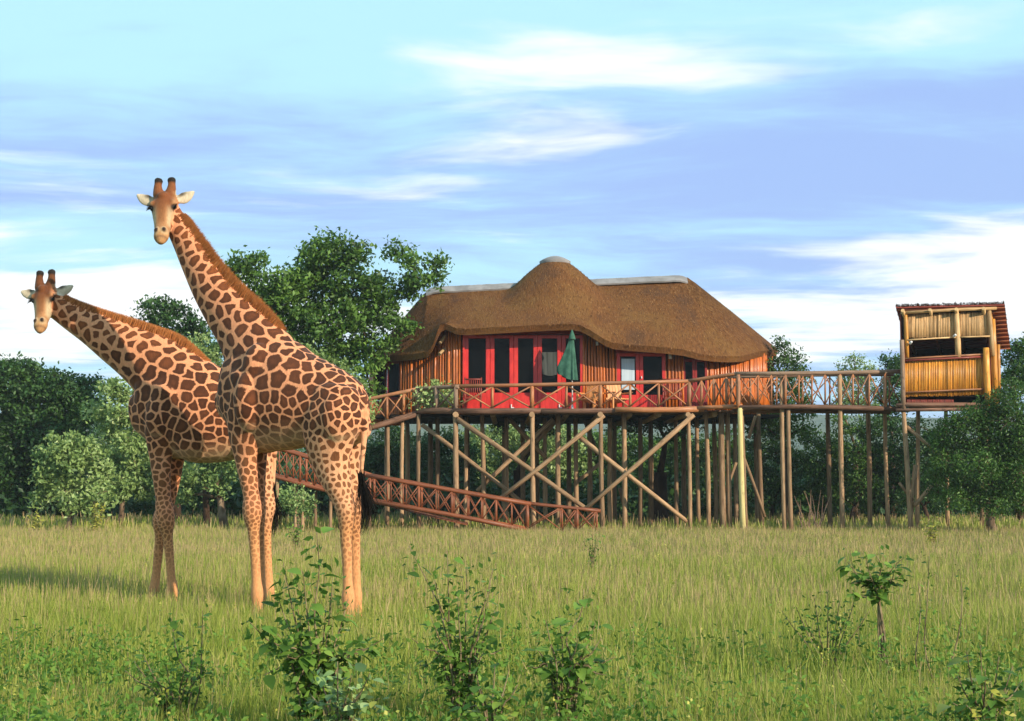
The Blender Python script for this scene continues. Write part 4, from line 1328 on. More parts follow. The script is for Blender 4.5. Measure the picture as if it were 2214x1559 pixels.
for xs_, nm in ((x0 + .02, 0), (x1 - .02, 1)):
    V = [(xs_, YH + .05, zf), (xs_ + SK * HB, YH + HB, zf), (xs_ + SK * HB, YH + HB, ztop - 1.15), (xs_, YH + .05, ztop - 0.1)]
    V += [(v[0] + .04, v[1], v[2]) for v in V]
    obj('side_wall', mesh(V, [(0,1,2,3), (7,6,5,4), (0,4,5,1), (1,5,6,2), (2,6,7,3), (3,7,4,0)]), W_MAROON, hut)
for k in range(16):
    yy = YH + .1 + (HB - .2) * k / 15
    pole('side_reed', (x1 + .05 + SK * (yy - YH), yy, zf), (x1 + .05 + SK * (yy - YH), yy, ztop - .2 - 1.0 * k / 15), .05, .045, W_REED, hut, 6, 3, .004)
# posts and rails of the front
for x, xt, yt, yb, Y, r, mt in ((1953, 1950, 735, 885, YH - .1, .07, W_GREY), (1962, 1957, 664, 776, YH - .04, .055, W_REED), (2072, 2068, 678, 775, YH - .04, .085, W_REEDP), (2146, 2138, 668, 770, YH - .04, .075, W_REEDP),
                               (2152, 2146, 690, 860, YH + .1, .09, W_REED), (2137, 2132, 752, 878, YH - .16, .095, W_REED), (2160, 2158, 745, 856, YH + .3, .06, W_REED)):
    pole('corner_post', P(x, yb, Y), P(xt, yt, Y), r, r * .95, mt, hut, 9, 4, .003)
for a, c, r, mt in (((1948, 676), (2154, 666), .06, W_REEDP), ((1953, 776), (2130, 766), .032, W_RAIL), ((1953, 780), (2130, 771), .03, W_MAROON), ((1953, 849), (2130, 841), .028, W_RAIL), ((1962, 735), (2066, 729), .025, W_REEDP), ((2076, 729), (2140, 727), .025, W_REEDP)):
    pole('front_rail', P(*a, YH - .10), P(*c, YH - .10), r, r, mt, hut, 8, 4, .003)
for y, r, x1_ in ((876, .055, 2150), (887, .055, 2140)):
    pole('floor_beam', P(1938, y, YH - .12), P(x1_, y - 2, YH - .12), r, r, W_EDGE, hut)
# mono-pitch roof: high in front, falling steeply to the back, battens under it
e0, e1 = P(1937, 666, YH - .2), P(2172, 660, YH - .2)
drop = Vector((1.15, 2.9, -1.05))
f0, f1 = e0 + drop, e1 + drop
nrm = (e1 - e0).cross(drop).normalized()
if nrm.z < 0: nrm = -nrm
V = [e0, e1, f1, f0]; V += [v + nrm * .06 for v in V]
rf = obj('roof', mesh(V, [(3,2,1,0), (4,5,6,7), (0,1,5,4), (1,2,6,5), (2,3,7,6), (3,0,4,7)]), W_MAROON, hut)
for k in range(11):
    t = .03 + k * .094
    pole('batten', e0.lerp(f0, t) - nrm * .035, e1.lerp(f1, t) - nrm * .035, .025, .025, W_RAMP, rf, 6, 2, 0)
for t in (.06, .31, .55, .80):
    q0, q1 = e0.lerp(e1, t) - nrm * .11, f0.lerp(f1, t) - nrm * .11
    pole('rafter', q0 + (q0 - q1).normalized() * .05, q1, .055, .05, W_REEDP, rf, 8, 2, 0)
g = np.random.default_rng(4)
Vm = []
for k in range(2600):
    t, s = g.random(), g.random()
    if k % 3 == 0: s = 0.0
    elif k % 7 == 0: t = 1.0
    p = e0.lerp(e1, t).lerp(f0.lerp(f1, t), s) + nrm * g.uniform(.03, .10)
    d = -drop.normalized() + Vector(g.normal(0, .18, 3)); w = Vector((.012, 0, 0))
    Vm += [p - w, p + w, p + d * g.uniform(.05, .12)]
ts = obj('roof_thatch', np_mesh(np.array([tuple(v) for v in Vm]), np.arange(len(Vm)).reshape(-1, 3), {'tint': np.repeat(g.random(len(Vm) // 3) * .6, 3)}), M_STRAW, rf); ts['kind'] = 'stuff'
# stilts and braces of the hut
for x, xb, Y, ty, r in ((1953, 1967, YH - .05, 884, .085), (1985, 1980, YH + 1.6, 890, .08), (2130, 2134, YH + .1, 880, .085), (2120, 2120, YH + HB, 880, .08), (2045, 2046, YH + HB, 885, .08)):
    stilt(hut, x, Y, ty, r, xb=xb)
for a, c, r in (((1960, 922, YH), (2038, 990, YH), .055), ((1944, 1044, YH), (1974, 1082, YH), .045), ((1976, 1094, YH), (2014, 1050, YH), .06), ((1980, 1005, YH + .6), (1970, 1110, YH + .6), .08)):
    pole('brace', P(*a), P(*c), r, r * .9, W_POST, hut)
for x, y in ((1967, 743), (2062, 728)):
    p = P(x, y, YH - .12); MB().tube([p, p + Vector((0, -.04, .01)), p + Vector((.03, -.1, .05))], [.03, .045, .035], 8).build('lamp', M_STEEL, hut)

# ---------------------------------------------------------------- furniture on the deck
YF = 44.9
DT = DECK_Z
pr = thing('parasol', 'closed dark green parasol on a pale pole by the glazed doors', 'parasol', tuple(Vector((G(1238, YF).x, YF, DT))))
px_ = G(1238, YF).x
zt_, zb2 = P(1238, 714, YF).z, P(1238, 822, YF).z
pole('pole', (px_, YF, DT + .04), (px_, YF, zt_ - .02), .024, .02, M_STEEL, pr, 8, 3, 0)
MB().tube([(px_, YF, DT), (px_, YF, DT + .06), (px_, YF, DT + .08), (px_, YF, DT + .2)], [.22, .22, .05, .035], 14).build('base', M_STEEL, pr, True)
V, Fc = [], []
NS = 40
for i in range(17):
    t = i / 16
    for q in range(NS):
        an = 2 * math.pi * q / NS
        rr = .03 + .12 * t ** .7
        rr *= 1 + .28 * math.sin(q * 2 * math.pi / 5 * 1.0 * 1 + 0.6) * t
        side = max(0.0, math.cos(an - math.pi)) ** 3
        x = px_ + rr * math.cos(an) - side * (t ** 1.3) * .42 * (1 - .35 * max(0, t - .85) / .15)
        V.append((x, YF + rr * .8 * math.sin(an), zt_ - .12 + (zb2 - zt_ + .12) * (t if side < .05 else t * (1 - .13 * side))))
for i in range(16):
    for q in range(NS):
        q2 = (q + 1) % NS; Fc.append((i*NS+q, (i+1)*NS+q, (i+1)*NS+q2, i*NS+q2))
cn = obj('canopy', mesh(V, Fc), M_GREEN, pr, True)
MB().tube([(px_, YF, zt_ - .30), (px_, YF, zt_ - .27), (px_, YF, zt_ - .12), (px_, YF, zt_ - .03), (px_, YF, zt_ + .02)], [.11, .115, .07, .03, .012], 10).build('vent_cap', M_GREEN, cn, True)


def armchair(x, Y, rz, label):
    t = thing('armchair', label, 'chair', (G(x, Y).x, Y, DT), 'slatted armchairs on the deck')
    def pt(nm, *boxes):
        mb = MB(); rot = Matrix.Rotation(rz, 3, 'Z'); o_ = Vector((G(x, Y).x, Y, DT))
        for (c, sz, tilt) in boxes:
            m_ = rot @ Matrix.Rotation(tilt, 3, 'X'); mb.box(o_ + rot @ Vector(c), sz, m_)
        q = mb.build(nm, W_CHAIR, t)
        me = q.data; uv = me.uv_layers.new(name='UVMap')
        for li, lp in enumerate(me.loops): v = me.vertices[lp.vertex_index].co; uv.data[li].uv = (v.x + v.y, v.z)
        return q
    for sx in (-1, 1):
        pt('leg', ((sx * .29, -.26, .28), (.06, .07, .56), 0)); pt('leg', ((sx * .29, .26, .22), (.06, .07, .44), 0))
        pt('armrest', ((sx * .30, 0, .58), (.10, .68, .035), 0))
    for k in range(5): pt('seat_slat', ((0, -.24 + k * .11, .38 - k * .012), (.54, .095, .025), 0))
    for k in range(5): pt('back_slat', ((-.20 + k * .10, .32, .62), (.088, .025, .68 + (.05 if k in (1, 2, 3) else 0)), -.28))
    return t


armchair(1275, 44.75, -.5, 'orange slatted armchair beside the closed parasol')
armchair(1338, 44.75, .35, 'orange slatted armchair in front of the door with the painted pale sky reflection')


def high_chair(x, Y, label):
    t = thing('high_back_chair', label, 'chair', (G(x, Y).x, Y, DT), 'high backed dark red chairs')
    X = G(x, Y).x
    for sx in (-1, 1):
        pole('leg', (X + sx * .25, Y - .22, DT), (X + sx * .25, Y - .22, DT + .44), .028, .026, W_MAROON, t, 6, 2, 0)
        pole('leg', (X + sx * .25, Y + .22, DT), (X + sx * .26, Y + .34, DT + 1.12), .03, .026, W_MAROON, t, 6, 3, 0)
        pole('armrest', (X + sx * .25, Y - .24, DT + .64), (X + sx * .25, Y + .27, DT + .68), .025, .025, W_MAROON, t, 6, 2, 0)
        pole('arm_post', (X + sx * .25, Y - .22, DT + .42), (X + sx * .25, Y - .22, DT + .64), .024, .024, W_MAROON, t, 6, 2, 0)
    MB().box((X, Y, DT + .43), (.52, .5, .04)).build('seat', W_MAROON, t)
    for k in range(7): pole('back_spindle', (X - .2 + k * .067, Y + .24, DT + .45), (X - .2 + k * .067, Y + .33, DT + 1.05), .018, .016, W_MAROON, t, 6, 2, 0)
    pole('top_rail', (X - .28, Y + .33, DT + 1.06), (X + .28, Y + .33, DT + 1.06), .028, .028, W_MAROON, t, 6, 2, 0)
    return t


high_chair(1022, 45.1, 'dark red spindle back chair at the left end of the tall red doors')
high_chair(1455, 45.15, 'dark red spindle back chair against the narrow pole wall under the square lamp')
# ---------------------------------------------------------------- trees and bushes
def leaf_cloud(centers, size, g, tint, droop=0.0, aspect=0.5, upb=0.35):
    """one folded rhombic leaf per centre"""
    n = len(centers)
    d = g.normal(0, 1, (n, 3)); d[:, 2] -= droop; d /= np.linalg.norm(d, axis=1)[:, None]
    u = g.normal(0, 1, (n, 3)); u[:, 2] += upb * 2
    s = np.cross(d, u); s /= np.linalg.norm(s, axis=1)[:, None] + 1e-9
    nn = np.cross(s, d)
    L = size * g.uniform(0.65, 1.35, (n, 1))
    V = np.stack([centers - d * L * .5, centers + s * L * aspect * .5 + nn * L * .08, centers + d * L * .5, centers - s * L * aspect * .5 + nn * L * .08], 1).reshape(-1, 3)
    b0 = (np.arange(n) * 4)[:, None]
    Fc = np.concatenate([b0 + [0, 1, 2], b0 + [0, 2, 3]], 0)
    return V, Fc, np.repeat(tint, 4)


def tree(name, label, cat, base, blobs, mat, leaf=0.11, dens=1.0, bark=None, trunk_r=0.14, seed=1, group=None, flat=0.85, forks=1, clump=0.30, twig=True, aspect=0.5):
    """blobs: (px, py, Y, radius px). Trunk and limbs reach into every leaf mass; leaves sit in small clumps."""
    g = np.random.default_rng(seed); rr = random.Random(seed)
    base = Vector(base)
    root = thing(name, label, cat, tuple(base), group)
    bl = [(P(x, y, Y), r / ppm(Y)) for x, y, Y, r in blobs]
    cen = sum((p for p, r in bl), Vector()) / len(bl)
    zmin = min(p.z - r for p, r in bl)
    fork = Vector((base.x * .6 + cen.x * .4, base.y * .6 + cen.y * .4, max(0.35, min(zmin + 0.3, cen.z * 0.55))))
    mb = MB()
    mids = [base + Vector((0, 0, -.15)), base.lerp(fork, .5) + Vector((rr.uniform(-.12, .12), rr.uniform(-.1, .1), 0)), fork]
    mb.tube(mids, [trunk_r * 1.35, trunk_r, trunk_r * .85], 8, rr, .1)
    C3, T3 = [], []
    order = sorted(range(len(bl)), key=lambda i: (bl[i][0] - fork).length)
    nodes = [(fork, trunk_r * .7)]
    for i in order:
        p, r = bl[i]
        q, rq = min(nodes, key=lambda nd: (nd[0] - p).length + 0.6 * max(0, nd[0].z - p.z))
        rad = max(0.018, rq * .72)
        mid = q.lerp(p, .5) + Vector((rr.uniform(-.12, .12), rr.uniform(-.12, .12), rr.uniform(-.02, .16))) * min(1, r * 1.5)
        mb.tube([q, mid, p], [rad, rad * .85, rad * .6], 6, rr, .08)
        nodes.append((p, rad * .75))
        # clumps through the blob
        nc = max(8, int(dens * 46 * (r / .7) ** 2))
        v = g.normal(0, 1, (nc, 3)); v /= np.linalg.norm(v, axis=1)[:, None]
        rad_ = r * (0.30 + 0.78 * g.random((nc, 1)) ** 0.6)
        cc = np.array(p) + v * rad_ * np.array([1, 1, flat])
        for k in range(nc):
            if twig and k % 3 == 0:
                e = Vector(cc[k]); mb.tube([p, p.lerp(e, .55) + Vector((0, 0, .04)), e], [.014, .010, .005], 3, None, 0, False)
            m_ = int(g.integers(20, 40)); cr = clump * g.uniform(.6, 1.25)
            pts = cc[k] + g.normal(0, .5, (m_, 3)) * cr * np.array([1, 1, .7])
            C3.append(pts); T3.append(np.clip(g.random() * .55 + g.random(m_) * .5, 0, 1))
    C3 = np.concatenate(C3); T3 = np.concatenate(T3)
    V, Fc, tt = leaf_cloud(C3, leaf, g, T3, .25, aspect)
    tr_ = mb.build('trunk', bark or M_BARK, root, True)
    obj('crown', np_mesh(V, Fc, {'tint': tt}), mat, root)
    return root


def B(Y, *rows): return [(x, y, Y + (((i * 37) % 11) - 5) * 0.09, r) for i, (x, y, r) in enumerate(rows)]


tree('broadleaf_tree', 'tall dark green broadleaf tree spreading over the left end of the thatch roof', 'tree', G(770, 46.6),
     B(46.4, (690, 545, 34), (722, 522, 26), (668, 552, 26), (768, 553, 34), (745, 560, 34), (862, 545, 26), (885, 565, 22), (938, 572, 18), (945, 600, 22), (905, 605, 28), (880, 620, 28),
       (520, 575, 30), (552, 572, 26), (498, 592, 16), (620, 615, 52), (665, 605, 44), (705, 615, 56), (770, 620, 54), (822, 620, 42), (560, 635, 46), (600, 660, 45), (650, 685, 55), (715, 690, 58),
       (775, 690, 50), (820, 670, 40), (852, 700, 24), (880, 708, 15), (560, 690, 40), (620, 735, 45), (690, 755, 48), (750, 765, 46), (800, 745, 34), (838, 745, 20), (790, 800, 28), (815, 780, 18), (805, 850, 18)),
     M_LEAF_TREE, .165, .85, M_BARKD, .17, 31, clump=.36)
tree('broadleaf_tree', 'smaller dark broadleaf tree standing between the two giraffe necks', 'tree', G(385, 52),
     B(52, (325, 668, 22), (352, 662, 20), (388, 668, 22), (408, 690, 24), (340, 695, 26), (312, 712, 20), (375, 712, 28), (410, 730, 26), (440, 720, 22), (350, 740, 28), (390, 760, 30), (450, 760, 26)),
     M_LEAF_DARK, .17, .85, M_BARKD, .14, 32, clump=.36)
tree('broadleaf_tree', 'wide dark green tree at the edge of the clearing behind the pale bushes', 'tree', G(60, 55),
     B(55, (15, 800, 30), (45, 800, 32), (85, 825, 34), (125, 835, 36), (165, 845, 32), (195, 830, 22), (20, 850, 46), (75, 870, 50), (135, 890, 48), (185, 885, 38), (40, 920, 50), (100, 930, 46), (165, 940, 40), (-40, 860, 50), (-60, 930, 55), (10, 965, 36), (50, 1000, 40), (110, 1000, 40), (0, 1040, 40), (60, 1060, 40), (170, 1010, 40)),
     M_LEAF_DARK, .17, 1.1, M_BARKD, .2, 33, clump=.38)
tree('leafy_bush', 'tall pale green bush close behind the low necked giraffe', 'bush', G(262, 46.5),
     B(46.5, (235, 842, 26), (262, 850, 30), (225, 885, 30), (262, 895, 34), (295, 900, 30), (235, 940, 34), (278, 955, 34), (310, 960, 30), (250, 1000, 34), (295, 1010, 34), (330, 1010, 28), (265, 1055, 34), (310, 1060, 32)),
     M_LEAF_PALE, .155, .95, M_BARK, .09, 34, 'pale leafy bushes along the clearing')
tree('leafy_bush', 'rounded pale green bush in front of the wide dark tree', 'bush', G(150, 44.5),
     B(44.5, (130, 965, 30), (170, 960, 30), (105, 990, 30), (150, 1000, 36), (195, 985, 34), (215, 1020, 32), (95, 1030, 26), (130, 1045, 34), (175, 1050, 36), (215, 1065, 30), (105, 1075, 26), (150, 1088, 28), (195, 1090, 26)),
     M_LEAF_PALE, .155, .95, M_BARK, .08, 35, 'pale leafy bushes along the clearing')
tree('leafy_bush', 'pale bush with a short forked trunk seen between the giraffes legs', 'bush', G(490, 45.5),
     B(45.5, (425, 960, 30), (470, 985, 30), (440, 1020, 30), (405, 1030, 28), (505, 1010, 28), (535, 1020, 22), (470, 1045, 24), (400, 1070, 22)),
     M_LEAF_PALE, .155, .95, M_BARK, .13, 36, 'pale leafy bushes along the clearing')
tree('leafy_bush', 'pale green bush rising behind the back of the tall giraffe', 'bush', G(740, 44.2),
     B(44.2, (655, 765, 20), (690, 775, 22), (722, 795, 22), (750, 815, 20), (772, 845, 18), (740, 850, 30), (700, 830, 30), (785, 880, 16), (790, 905, 16), (760, 900, 28), (720, 900, 34)),
     M_LEAF_PALE, .12, 1.2, M_BARK, .09, 37, 'pale leafy bushes along the clearing')
tree('leafy_bush', 'small pale bush beside the lower ramp posts behind the tall giraffe', 'bush', G(645, 41.5),
     B(41.5, (630, 1092, 20), (652, 1082, 20), (640, 1065, 16), (622, 1072, 14), (660, 1100, 16)), M_LEAF_PALE, .10, 1.2, M_BARK, .04, 38, 'pale leafy bushes along the clearing')
tree('broadleaf_tree', 'pale leafed tree low between the two giraffes', 'tree', G(450, 47.5),
     B(47.5, (432, 735, 18), (450, 760, 24), (425, 775, 22), (470, 785, 22), (440, 810, 26), (470, 840, 26), (440, 860, 28), (460, 900, 28)), M_LEAF_PALE, .12, 1.1, M_BARKD, .1, 39)
# woods behind and under the lodge
k = 40
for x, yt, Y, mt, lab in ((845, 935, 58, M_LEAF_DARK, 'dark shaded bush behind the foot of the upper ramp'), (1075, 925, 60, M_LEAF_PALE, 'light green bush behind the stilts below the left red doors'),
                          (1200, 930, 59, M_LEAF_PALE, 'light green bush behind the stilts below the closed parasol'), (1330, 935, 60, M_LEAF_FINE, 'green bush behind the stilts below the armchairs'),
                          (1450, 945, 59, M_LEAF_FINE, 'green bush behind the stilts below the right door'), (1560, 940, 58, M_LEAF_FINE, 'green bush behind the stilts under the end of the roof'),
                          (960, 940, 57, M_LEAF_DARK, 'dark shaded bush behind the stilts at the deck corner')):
    k += 1
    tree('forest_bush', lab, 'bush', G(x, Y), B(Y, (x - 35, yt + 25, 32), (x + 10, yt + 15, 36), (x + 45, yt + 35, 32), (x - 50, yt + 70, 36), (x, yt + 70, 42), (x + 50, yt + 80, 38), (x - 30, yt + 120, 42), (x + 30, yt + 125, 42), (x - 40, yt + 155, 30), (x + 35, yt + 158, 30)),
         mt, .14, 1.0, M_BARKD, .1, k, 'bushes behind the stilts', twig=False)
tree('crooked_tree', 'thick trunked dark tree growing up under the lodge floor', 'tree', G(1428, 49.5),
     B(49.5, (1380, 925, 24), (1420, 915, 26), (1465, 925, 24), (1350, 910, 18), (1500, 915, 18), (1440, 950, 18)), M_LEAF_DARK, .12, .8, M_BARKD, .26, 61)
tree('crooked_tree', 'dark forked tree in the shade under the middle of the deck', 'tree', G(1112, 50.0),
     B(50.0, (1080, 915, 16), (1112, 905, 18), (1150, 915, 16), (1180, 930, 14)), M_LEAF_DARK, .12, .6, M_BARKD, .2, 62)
tree('broadleaf_tree', 'leafy tree against the right end of the thatch roof', 'tree', G(1700, 48.6),
     B(48.4, (1690, 745, 13), (1700, 770, 22), (1722, 788, 22), (1680, 785, 18), (1665, 800, 16), (1738, 815, 16), (1700, 820, 28), (1725, 850, 28), (1690, 865, 30), (1735, 885, 28), (1700, 905, 34), (1665, 900, 26), (1640, 920, 28), (1690, 950, 30), (1735, 925, 20)),
     M_LEAF_FINE, .11, 1.2, M_BARKD, .13, 63)
tree('feathery_tree', 'pale feathery topped tree showing above the footbridge rail', 'tree', G(1850, 52),
     B(52, (1848, 782, 16), (1828, 798, 15), (1872, 795, 16), (1850, 810, 20), (1830, 830, 22), (1868, 832, 24), (1845, 865, 28), (1815, 880, 22), (1875, 885, 26)),
     M_LEAF_PALE, .10, 1.2, M_BARK, .11, 64)
tree('broadleaf_tree', 'dark rounded tree just left of the reed lookout hut', 'tree', G(1928, 54),
     B(54, (1930, 775, 16), (1915, 790, 16), (1945, 790, 20), (1925, 815, 22), (1950, 825, 24), (1912, 850, 26), (1945, 870, 30), (1920, 900, 30)),
     M_LEAF_DARK, .12, 1.2, M_BARKD, .12, 65)
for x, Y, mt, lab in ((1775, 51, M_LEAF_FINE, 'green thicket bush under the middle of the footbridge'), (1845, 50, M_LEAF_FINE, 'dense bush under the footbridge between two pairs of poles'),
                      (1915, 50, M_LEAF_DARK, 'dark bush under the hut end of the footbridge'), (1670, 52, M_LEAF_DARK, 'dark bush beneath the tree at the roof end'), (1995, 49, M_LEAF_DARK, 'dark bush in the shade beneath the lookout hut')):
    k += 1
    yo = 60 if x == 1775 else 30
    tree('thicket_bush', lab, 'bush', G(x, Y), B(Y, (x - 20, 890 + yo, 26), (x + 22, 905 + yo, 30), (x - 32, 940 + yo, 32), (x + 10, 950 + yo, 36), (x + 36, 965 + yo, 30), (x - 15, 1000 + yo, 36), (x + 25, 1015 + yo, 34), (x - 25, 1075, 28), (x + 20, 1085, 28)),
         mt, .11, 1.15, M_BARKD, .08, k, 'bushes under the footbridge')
tree('thorn_bush', 'broad fine leaved thorn bush growing up against the lookout hut', 'bush', G(2150, 41.3),
     B(41.3, (2170, 865, 32), (2200, 850, 36), (2135, 888, 34), (2095, 905, 34), (2060, 925, 32), (2035, 955, 30), (2180, 915, 50), (2120, 945, 50), (2070, 975, 40), (2215, 950, 50), (2170, 990, 55), (2110, 1010, 46), (2050, 1005, 34), (2025, 1030, 24),
       (2210, 1030, 46), (2150, 1050, 44), (2085, 1050, 36), (2245, 900, 44), (2250, 1000, 50), (2190, 1080, 30), (2060, 1075, 28), (2110, 1085, 30), (2155, 1092, 26), (2220, 1092, 30), (2030, 1068, 20)),
     M_LEAF_FINE, .09, 2.3, M_BARK, .12, 66, clump=.26, aspect=.42)
tree('broadleaf_tree', 'mid green tree rising behind the thorn bush and the lookout hut', 'tree', G(2205, 49),
     B(49, (2195, 745, 20), (2215, 760, 26), (2185, 775, 22), (2205, 800, 34), (2180, 820, 26), (2230, 820, 36), (2250, 780, 30)), M_LEAF_FINE, .12, 1.2, M_BARKD, .13, 67)

# the wood farther back reads as one mass
g = np.random.default_rng(77)
C3, T3 = [], []
for i in range(420):
    Y = g.uniform(66, 92); x = g.uniform(-.46, .46) * Y
    hgt = g.uniform(2.2, 4.0) + (1.5 if x < -12 else 0)
    m_ = int(130)
    v = g.normal(0, 1, (m_, 3)); v /= np.linalg.norm(v, axis=1)[:, None]
    pts = np.array([x, Y, hgt * .5]) + v * np.array([1.5, 1.5, hgt * .52]) * g.random((m_, 1)) ** .35
    C3.append(pts); T3.append(np.clip(g.random() * .5 + g.random(m_) * .4, 0, 1))
for i in range(420):
    Y = g.uniform(54, 66); x = g.uniform(-.46, .46) * Y
    hgt = g.uniform(1.0, 2.3); m_ = 110
    v = g.normal(0, 1, (m_, 3)); v /= np.linalg.norm(v, axis=1)[:, None]
    C3.append(np.array([x, Y, hgt * .5]) + v * np.array([1.1, 1.0, hgt * .52]) * g.random((m_, 1)) ** .35); T3.append(np.clip(g.random() * .4 + g.random(m_) * .4, 0, 1))
C3 = np.concatenate(C3); C3[:, 2] = np.maximum(C3[:, 2], .1)
V, Fc, tt = leaf_cloud(C3, .36, g, np.concatenate(T3), .2)
o = obj('woodland', np_mesh(V, Fc, {'tint': tt}), M_LEAF_DARK)
set_tags(o, 'dark far woodland behind the clearing', 'woodland', kind='stuff')

# ---------------------------------------------------------------- foreground shrubs: every large leaf a piece of its own
def leaf_mesh(L=1.0, Wd=.72, fold=.12, curl=.18):
    """pointed oval leaf, base at the origin, along +x"""
    prof = [(0, 0), (.12, .30), (.32, .49), (.55, .46), (.78, .27), (1.0, 0)]
    V, Fc = [], []
    for x, w in prof:
        z = -curl * x * x
        V.append((x * L, 0, z))
        if 0 < x < 1: V += [(x * L, w * Wd, z + fold * w), (x * L, -w * Wd, z + fold * w)]
    Fc = [(0, 2, 1)[::-1], (0, 1, 3)]
    i = 1
    Fc = [(0, 1, 2), (0, 3, 1)]
    for k in range(3):
        a = 1 + k * 3; c = a + 3
        Fc += [(a, c, c + 1, a + 1), (a, a + 2, c + 2, c)]
    a = 10
    Fc += [(a, 13, a + 1), (a, a + 2, 13)]
    me = mesh(V, Fc, 'leaf')
    return me


def leaf_variants(mat, n=6):
    out = []
    for k in range(n):
        me = leaf_mesh(1.0, rnd.uniform(.62, .84), rnd.uniform(.05, .25), rnd.uniform(.05, .4))
        t = me.attributes.new('tint', 'FLOAT', 'POINT'); t.data.foreach_set('value', [k / (n - 1)] * len(me.vertices))
        me.polygons.foreach_set('use_smooth', [True] * len(me.polygons)); me.materials.append(mat)
        out.append(me)
    return out


LV = leaf_variants(M_LEAF_SHRUB)
LVP = leaf_variants(M_LEAF_PALE)
LVY = leaf_variants(M_LEAF_YEL)


def shrub(name, label, stems, Y, base_px, leaf=.075, seed=1, lv=LV, small=1.0, spread=.2, mat=M_LEAF_SHRUB, every=.055, cat='shrub', max_leaves=170, yel=0.0, zmin=0.0):
    """stems: lists of photo points (px, py) from low to tip, each a real stem with alternate leaves"""
    g = random.Random(seed); ng = np.random.default_rng(seed)
    base = G(base_px, Y)
    root = thing(name, label, cat, tuple(base))
    mb = MB(); spots = []
    for st in stems:
        dy = g.uniform(-spread, spread)
        pts = [base + Vector((g.uniform(-.05, .05), g.uniform(-.05, .05), 0))]
        for i, (x, y) in enumerate(st):
            t = (i + 1) / len(st)
            pts.append(P(x, y, Y + dy * t) + Vector((0, 0, 0)))
        pts = [Vector(p) for p in catmull(np.array([tuple(p) for p in pts]), 5)]
        m_ = len(pts)
        mb.tube(pts, [.0075 * (1 - .75 * i / m_) for i in range(m_)], 5, None)
        L = 0; nxt = .12
        for a, c in zip(pts, pts[1:]):
            seg = (c - a).length
            while L + seg > nxt:
                t = (nxt - L) / seg
                spots.append((a.lerp(c, t), (c - a).normalized())); nxt += every * g.uniform(.6, 1.4)
            L += seg
    spots = [q_ for q_ in spots if q_[0].z > zmin]
    g.shuffle(spots)
    cnt = 0
    C3 = []
    for p, d in spots:
        an = g.uniform(0, 6.28)
        side = Vector((math.cos(an), math.sin(an), g.uniform(-.35, .35)))
        q = p + side * g.uniform(.015, .05)
        if cnt < max_leaves:
            lo = (LVY if g.random() < yel else lv)[g.randrange(6)]
            o_ = bpy.data.objects.new('leaf', lo); COL.objects.link(o_)
            x = (side + d * .25 + Vector((0, 0, g.uniform(-.5, .15)))).normalized()
            z = Vector((g.uniform(-.4, .4), g.uniform(-.6, .2), 1)); z = (z - x * z.dot(x)).normalized(); y = z.cross(x)
            sc = leaf * g.uniform(.6, 1.35)
            o_.matrix_local = Matrix.Translation(q) @ Matrix((x, y, z)).transposed().to_4x4() @ Matrix.Scale(sc, 4)
            adopt(o_, root); cnt += 1
        C3 += [np.array(p) + ng.normal(0, .045, 3) for _ in range(int(2 * small))]
    if C3:
        C3 = np.array(C3)
        V, Fc, tt = leaf_cloud(C3, leaf * .62, ng, ng.random(len(C3)), .3, .6)
        f_ = obj('small_leaves', np_mesh(V, Fc, {'tint': tt}), mat, root); f_['kind'] = 'stuff'
    mb.build('stems', M_STEM, root, True)
    return root


def fan(cx, y_low, tips, jit=0):
    return [[((cx * .6 + tx * .4), y_low), ((cx * .25 + tx * .75), y_low * .45 + ty * .55), (tx, ty)] for tx, ty in tips]


shrub('leafy_shrub', 'tall leafy shrub with one long shoot in front of the tall giraffe hind legs', 
      [[(690, 1440), (680, 1330), (690, 1230), (684, 1142)]] + fan(690, 1430, [(612, 1215), (655, 1235), (720, 1250), (752, 1295), (600, 1290), (640, 1300), (705, 1310), (660, 1370), (600, 1370), (540, 1345), (560, 1400), (620, 1420), (735, 1390), (800, 1400), (770, 1440), (690, 1400), (570, 1460), (640, 1480), (830, 1380)]),
      8.4, 690, .082, 51, small=1.8, max_leaves=290, yel=.02, every=.045)
shrub('leafy_shrub', 'leafy shrub with tall bare twigs and a nodding shoot over the meadow', 
      [[(1000, 1440), (960, 1330), (920, 1250), (884, 1180)], [(975, 1400), (970, 1280), (967, 1190)], [(1020, 1400), (1050, 1300), (1066, 1230)]] + fan(1000, 1430, [(940, 1255), (1010, 1225), (1060, 1270), (990, 1290), (930, 1330), (890, 1380), (960, 1370), (1040, 1350), (1070, 1320), (905, 1440), (1090, 1400), (1010, 1440), (950, 1460)]),
      8.7, 1000, .068, 52, small=1.8, max_leaves=270, every=.05)
shrub('leafy_shrub', 'leafy shrub with a single upright shoot right of the twiggy one', 
      [[(1235, 1440), (1225, 1380), (1255, 1330), (1262, 1275)], [(1215, 1500), (1216, 1400), (1208, 1330)]] + fan(1220, 1450, [(1180, 1340), (1300, 1380), (1290, 1340), (1160, 1400), (1330, 1420), (1250, 1380), (1200, 1420), (1270, 1440), (1140, 1440), (1310, 1460)]),
      8.3, 1220, .075, 53, small=1.6, max_leaves=230, every=.05)
shrub('pale_herb', 'pale yellow green herb at the foot of the long shooted shrub', fan(730, 1540, [(690, 1450), (730, 1430), (760, 1460), (800, 1455), (670, 1500), (720, 1490), (780, 1500), (820, 1510), (750, 1520)]), 7.6, 735, .07, 54, LVP, 1.4, mat=M_LEAF_PALE, cat='herb', every=.04, max_leaves=150, yel=.12)
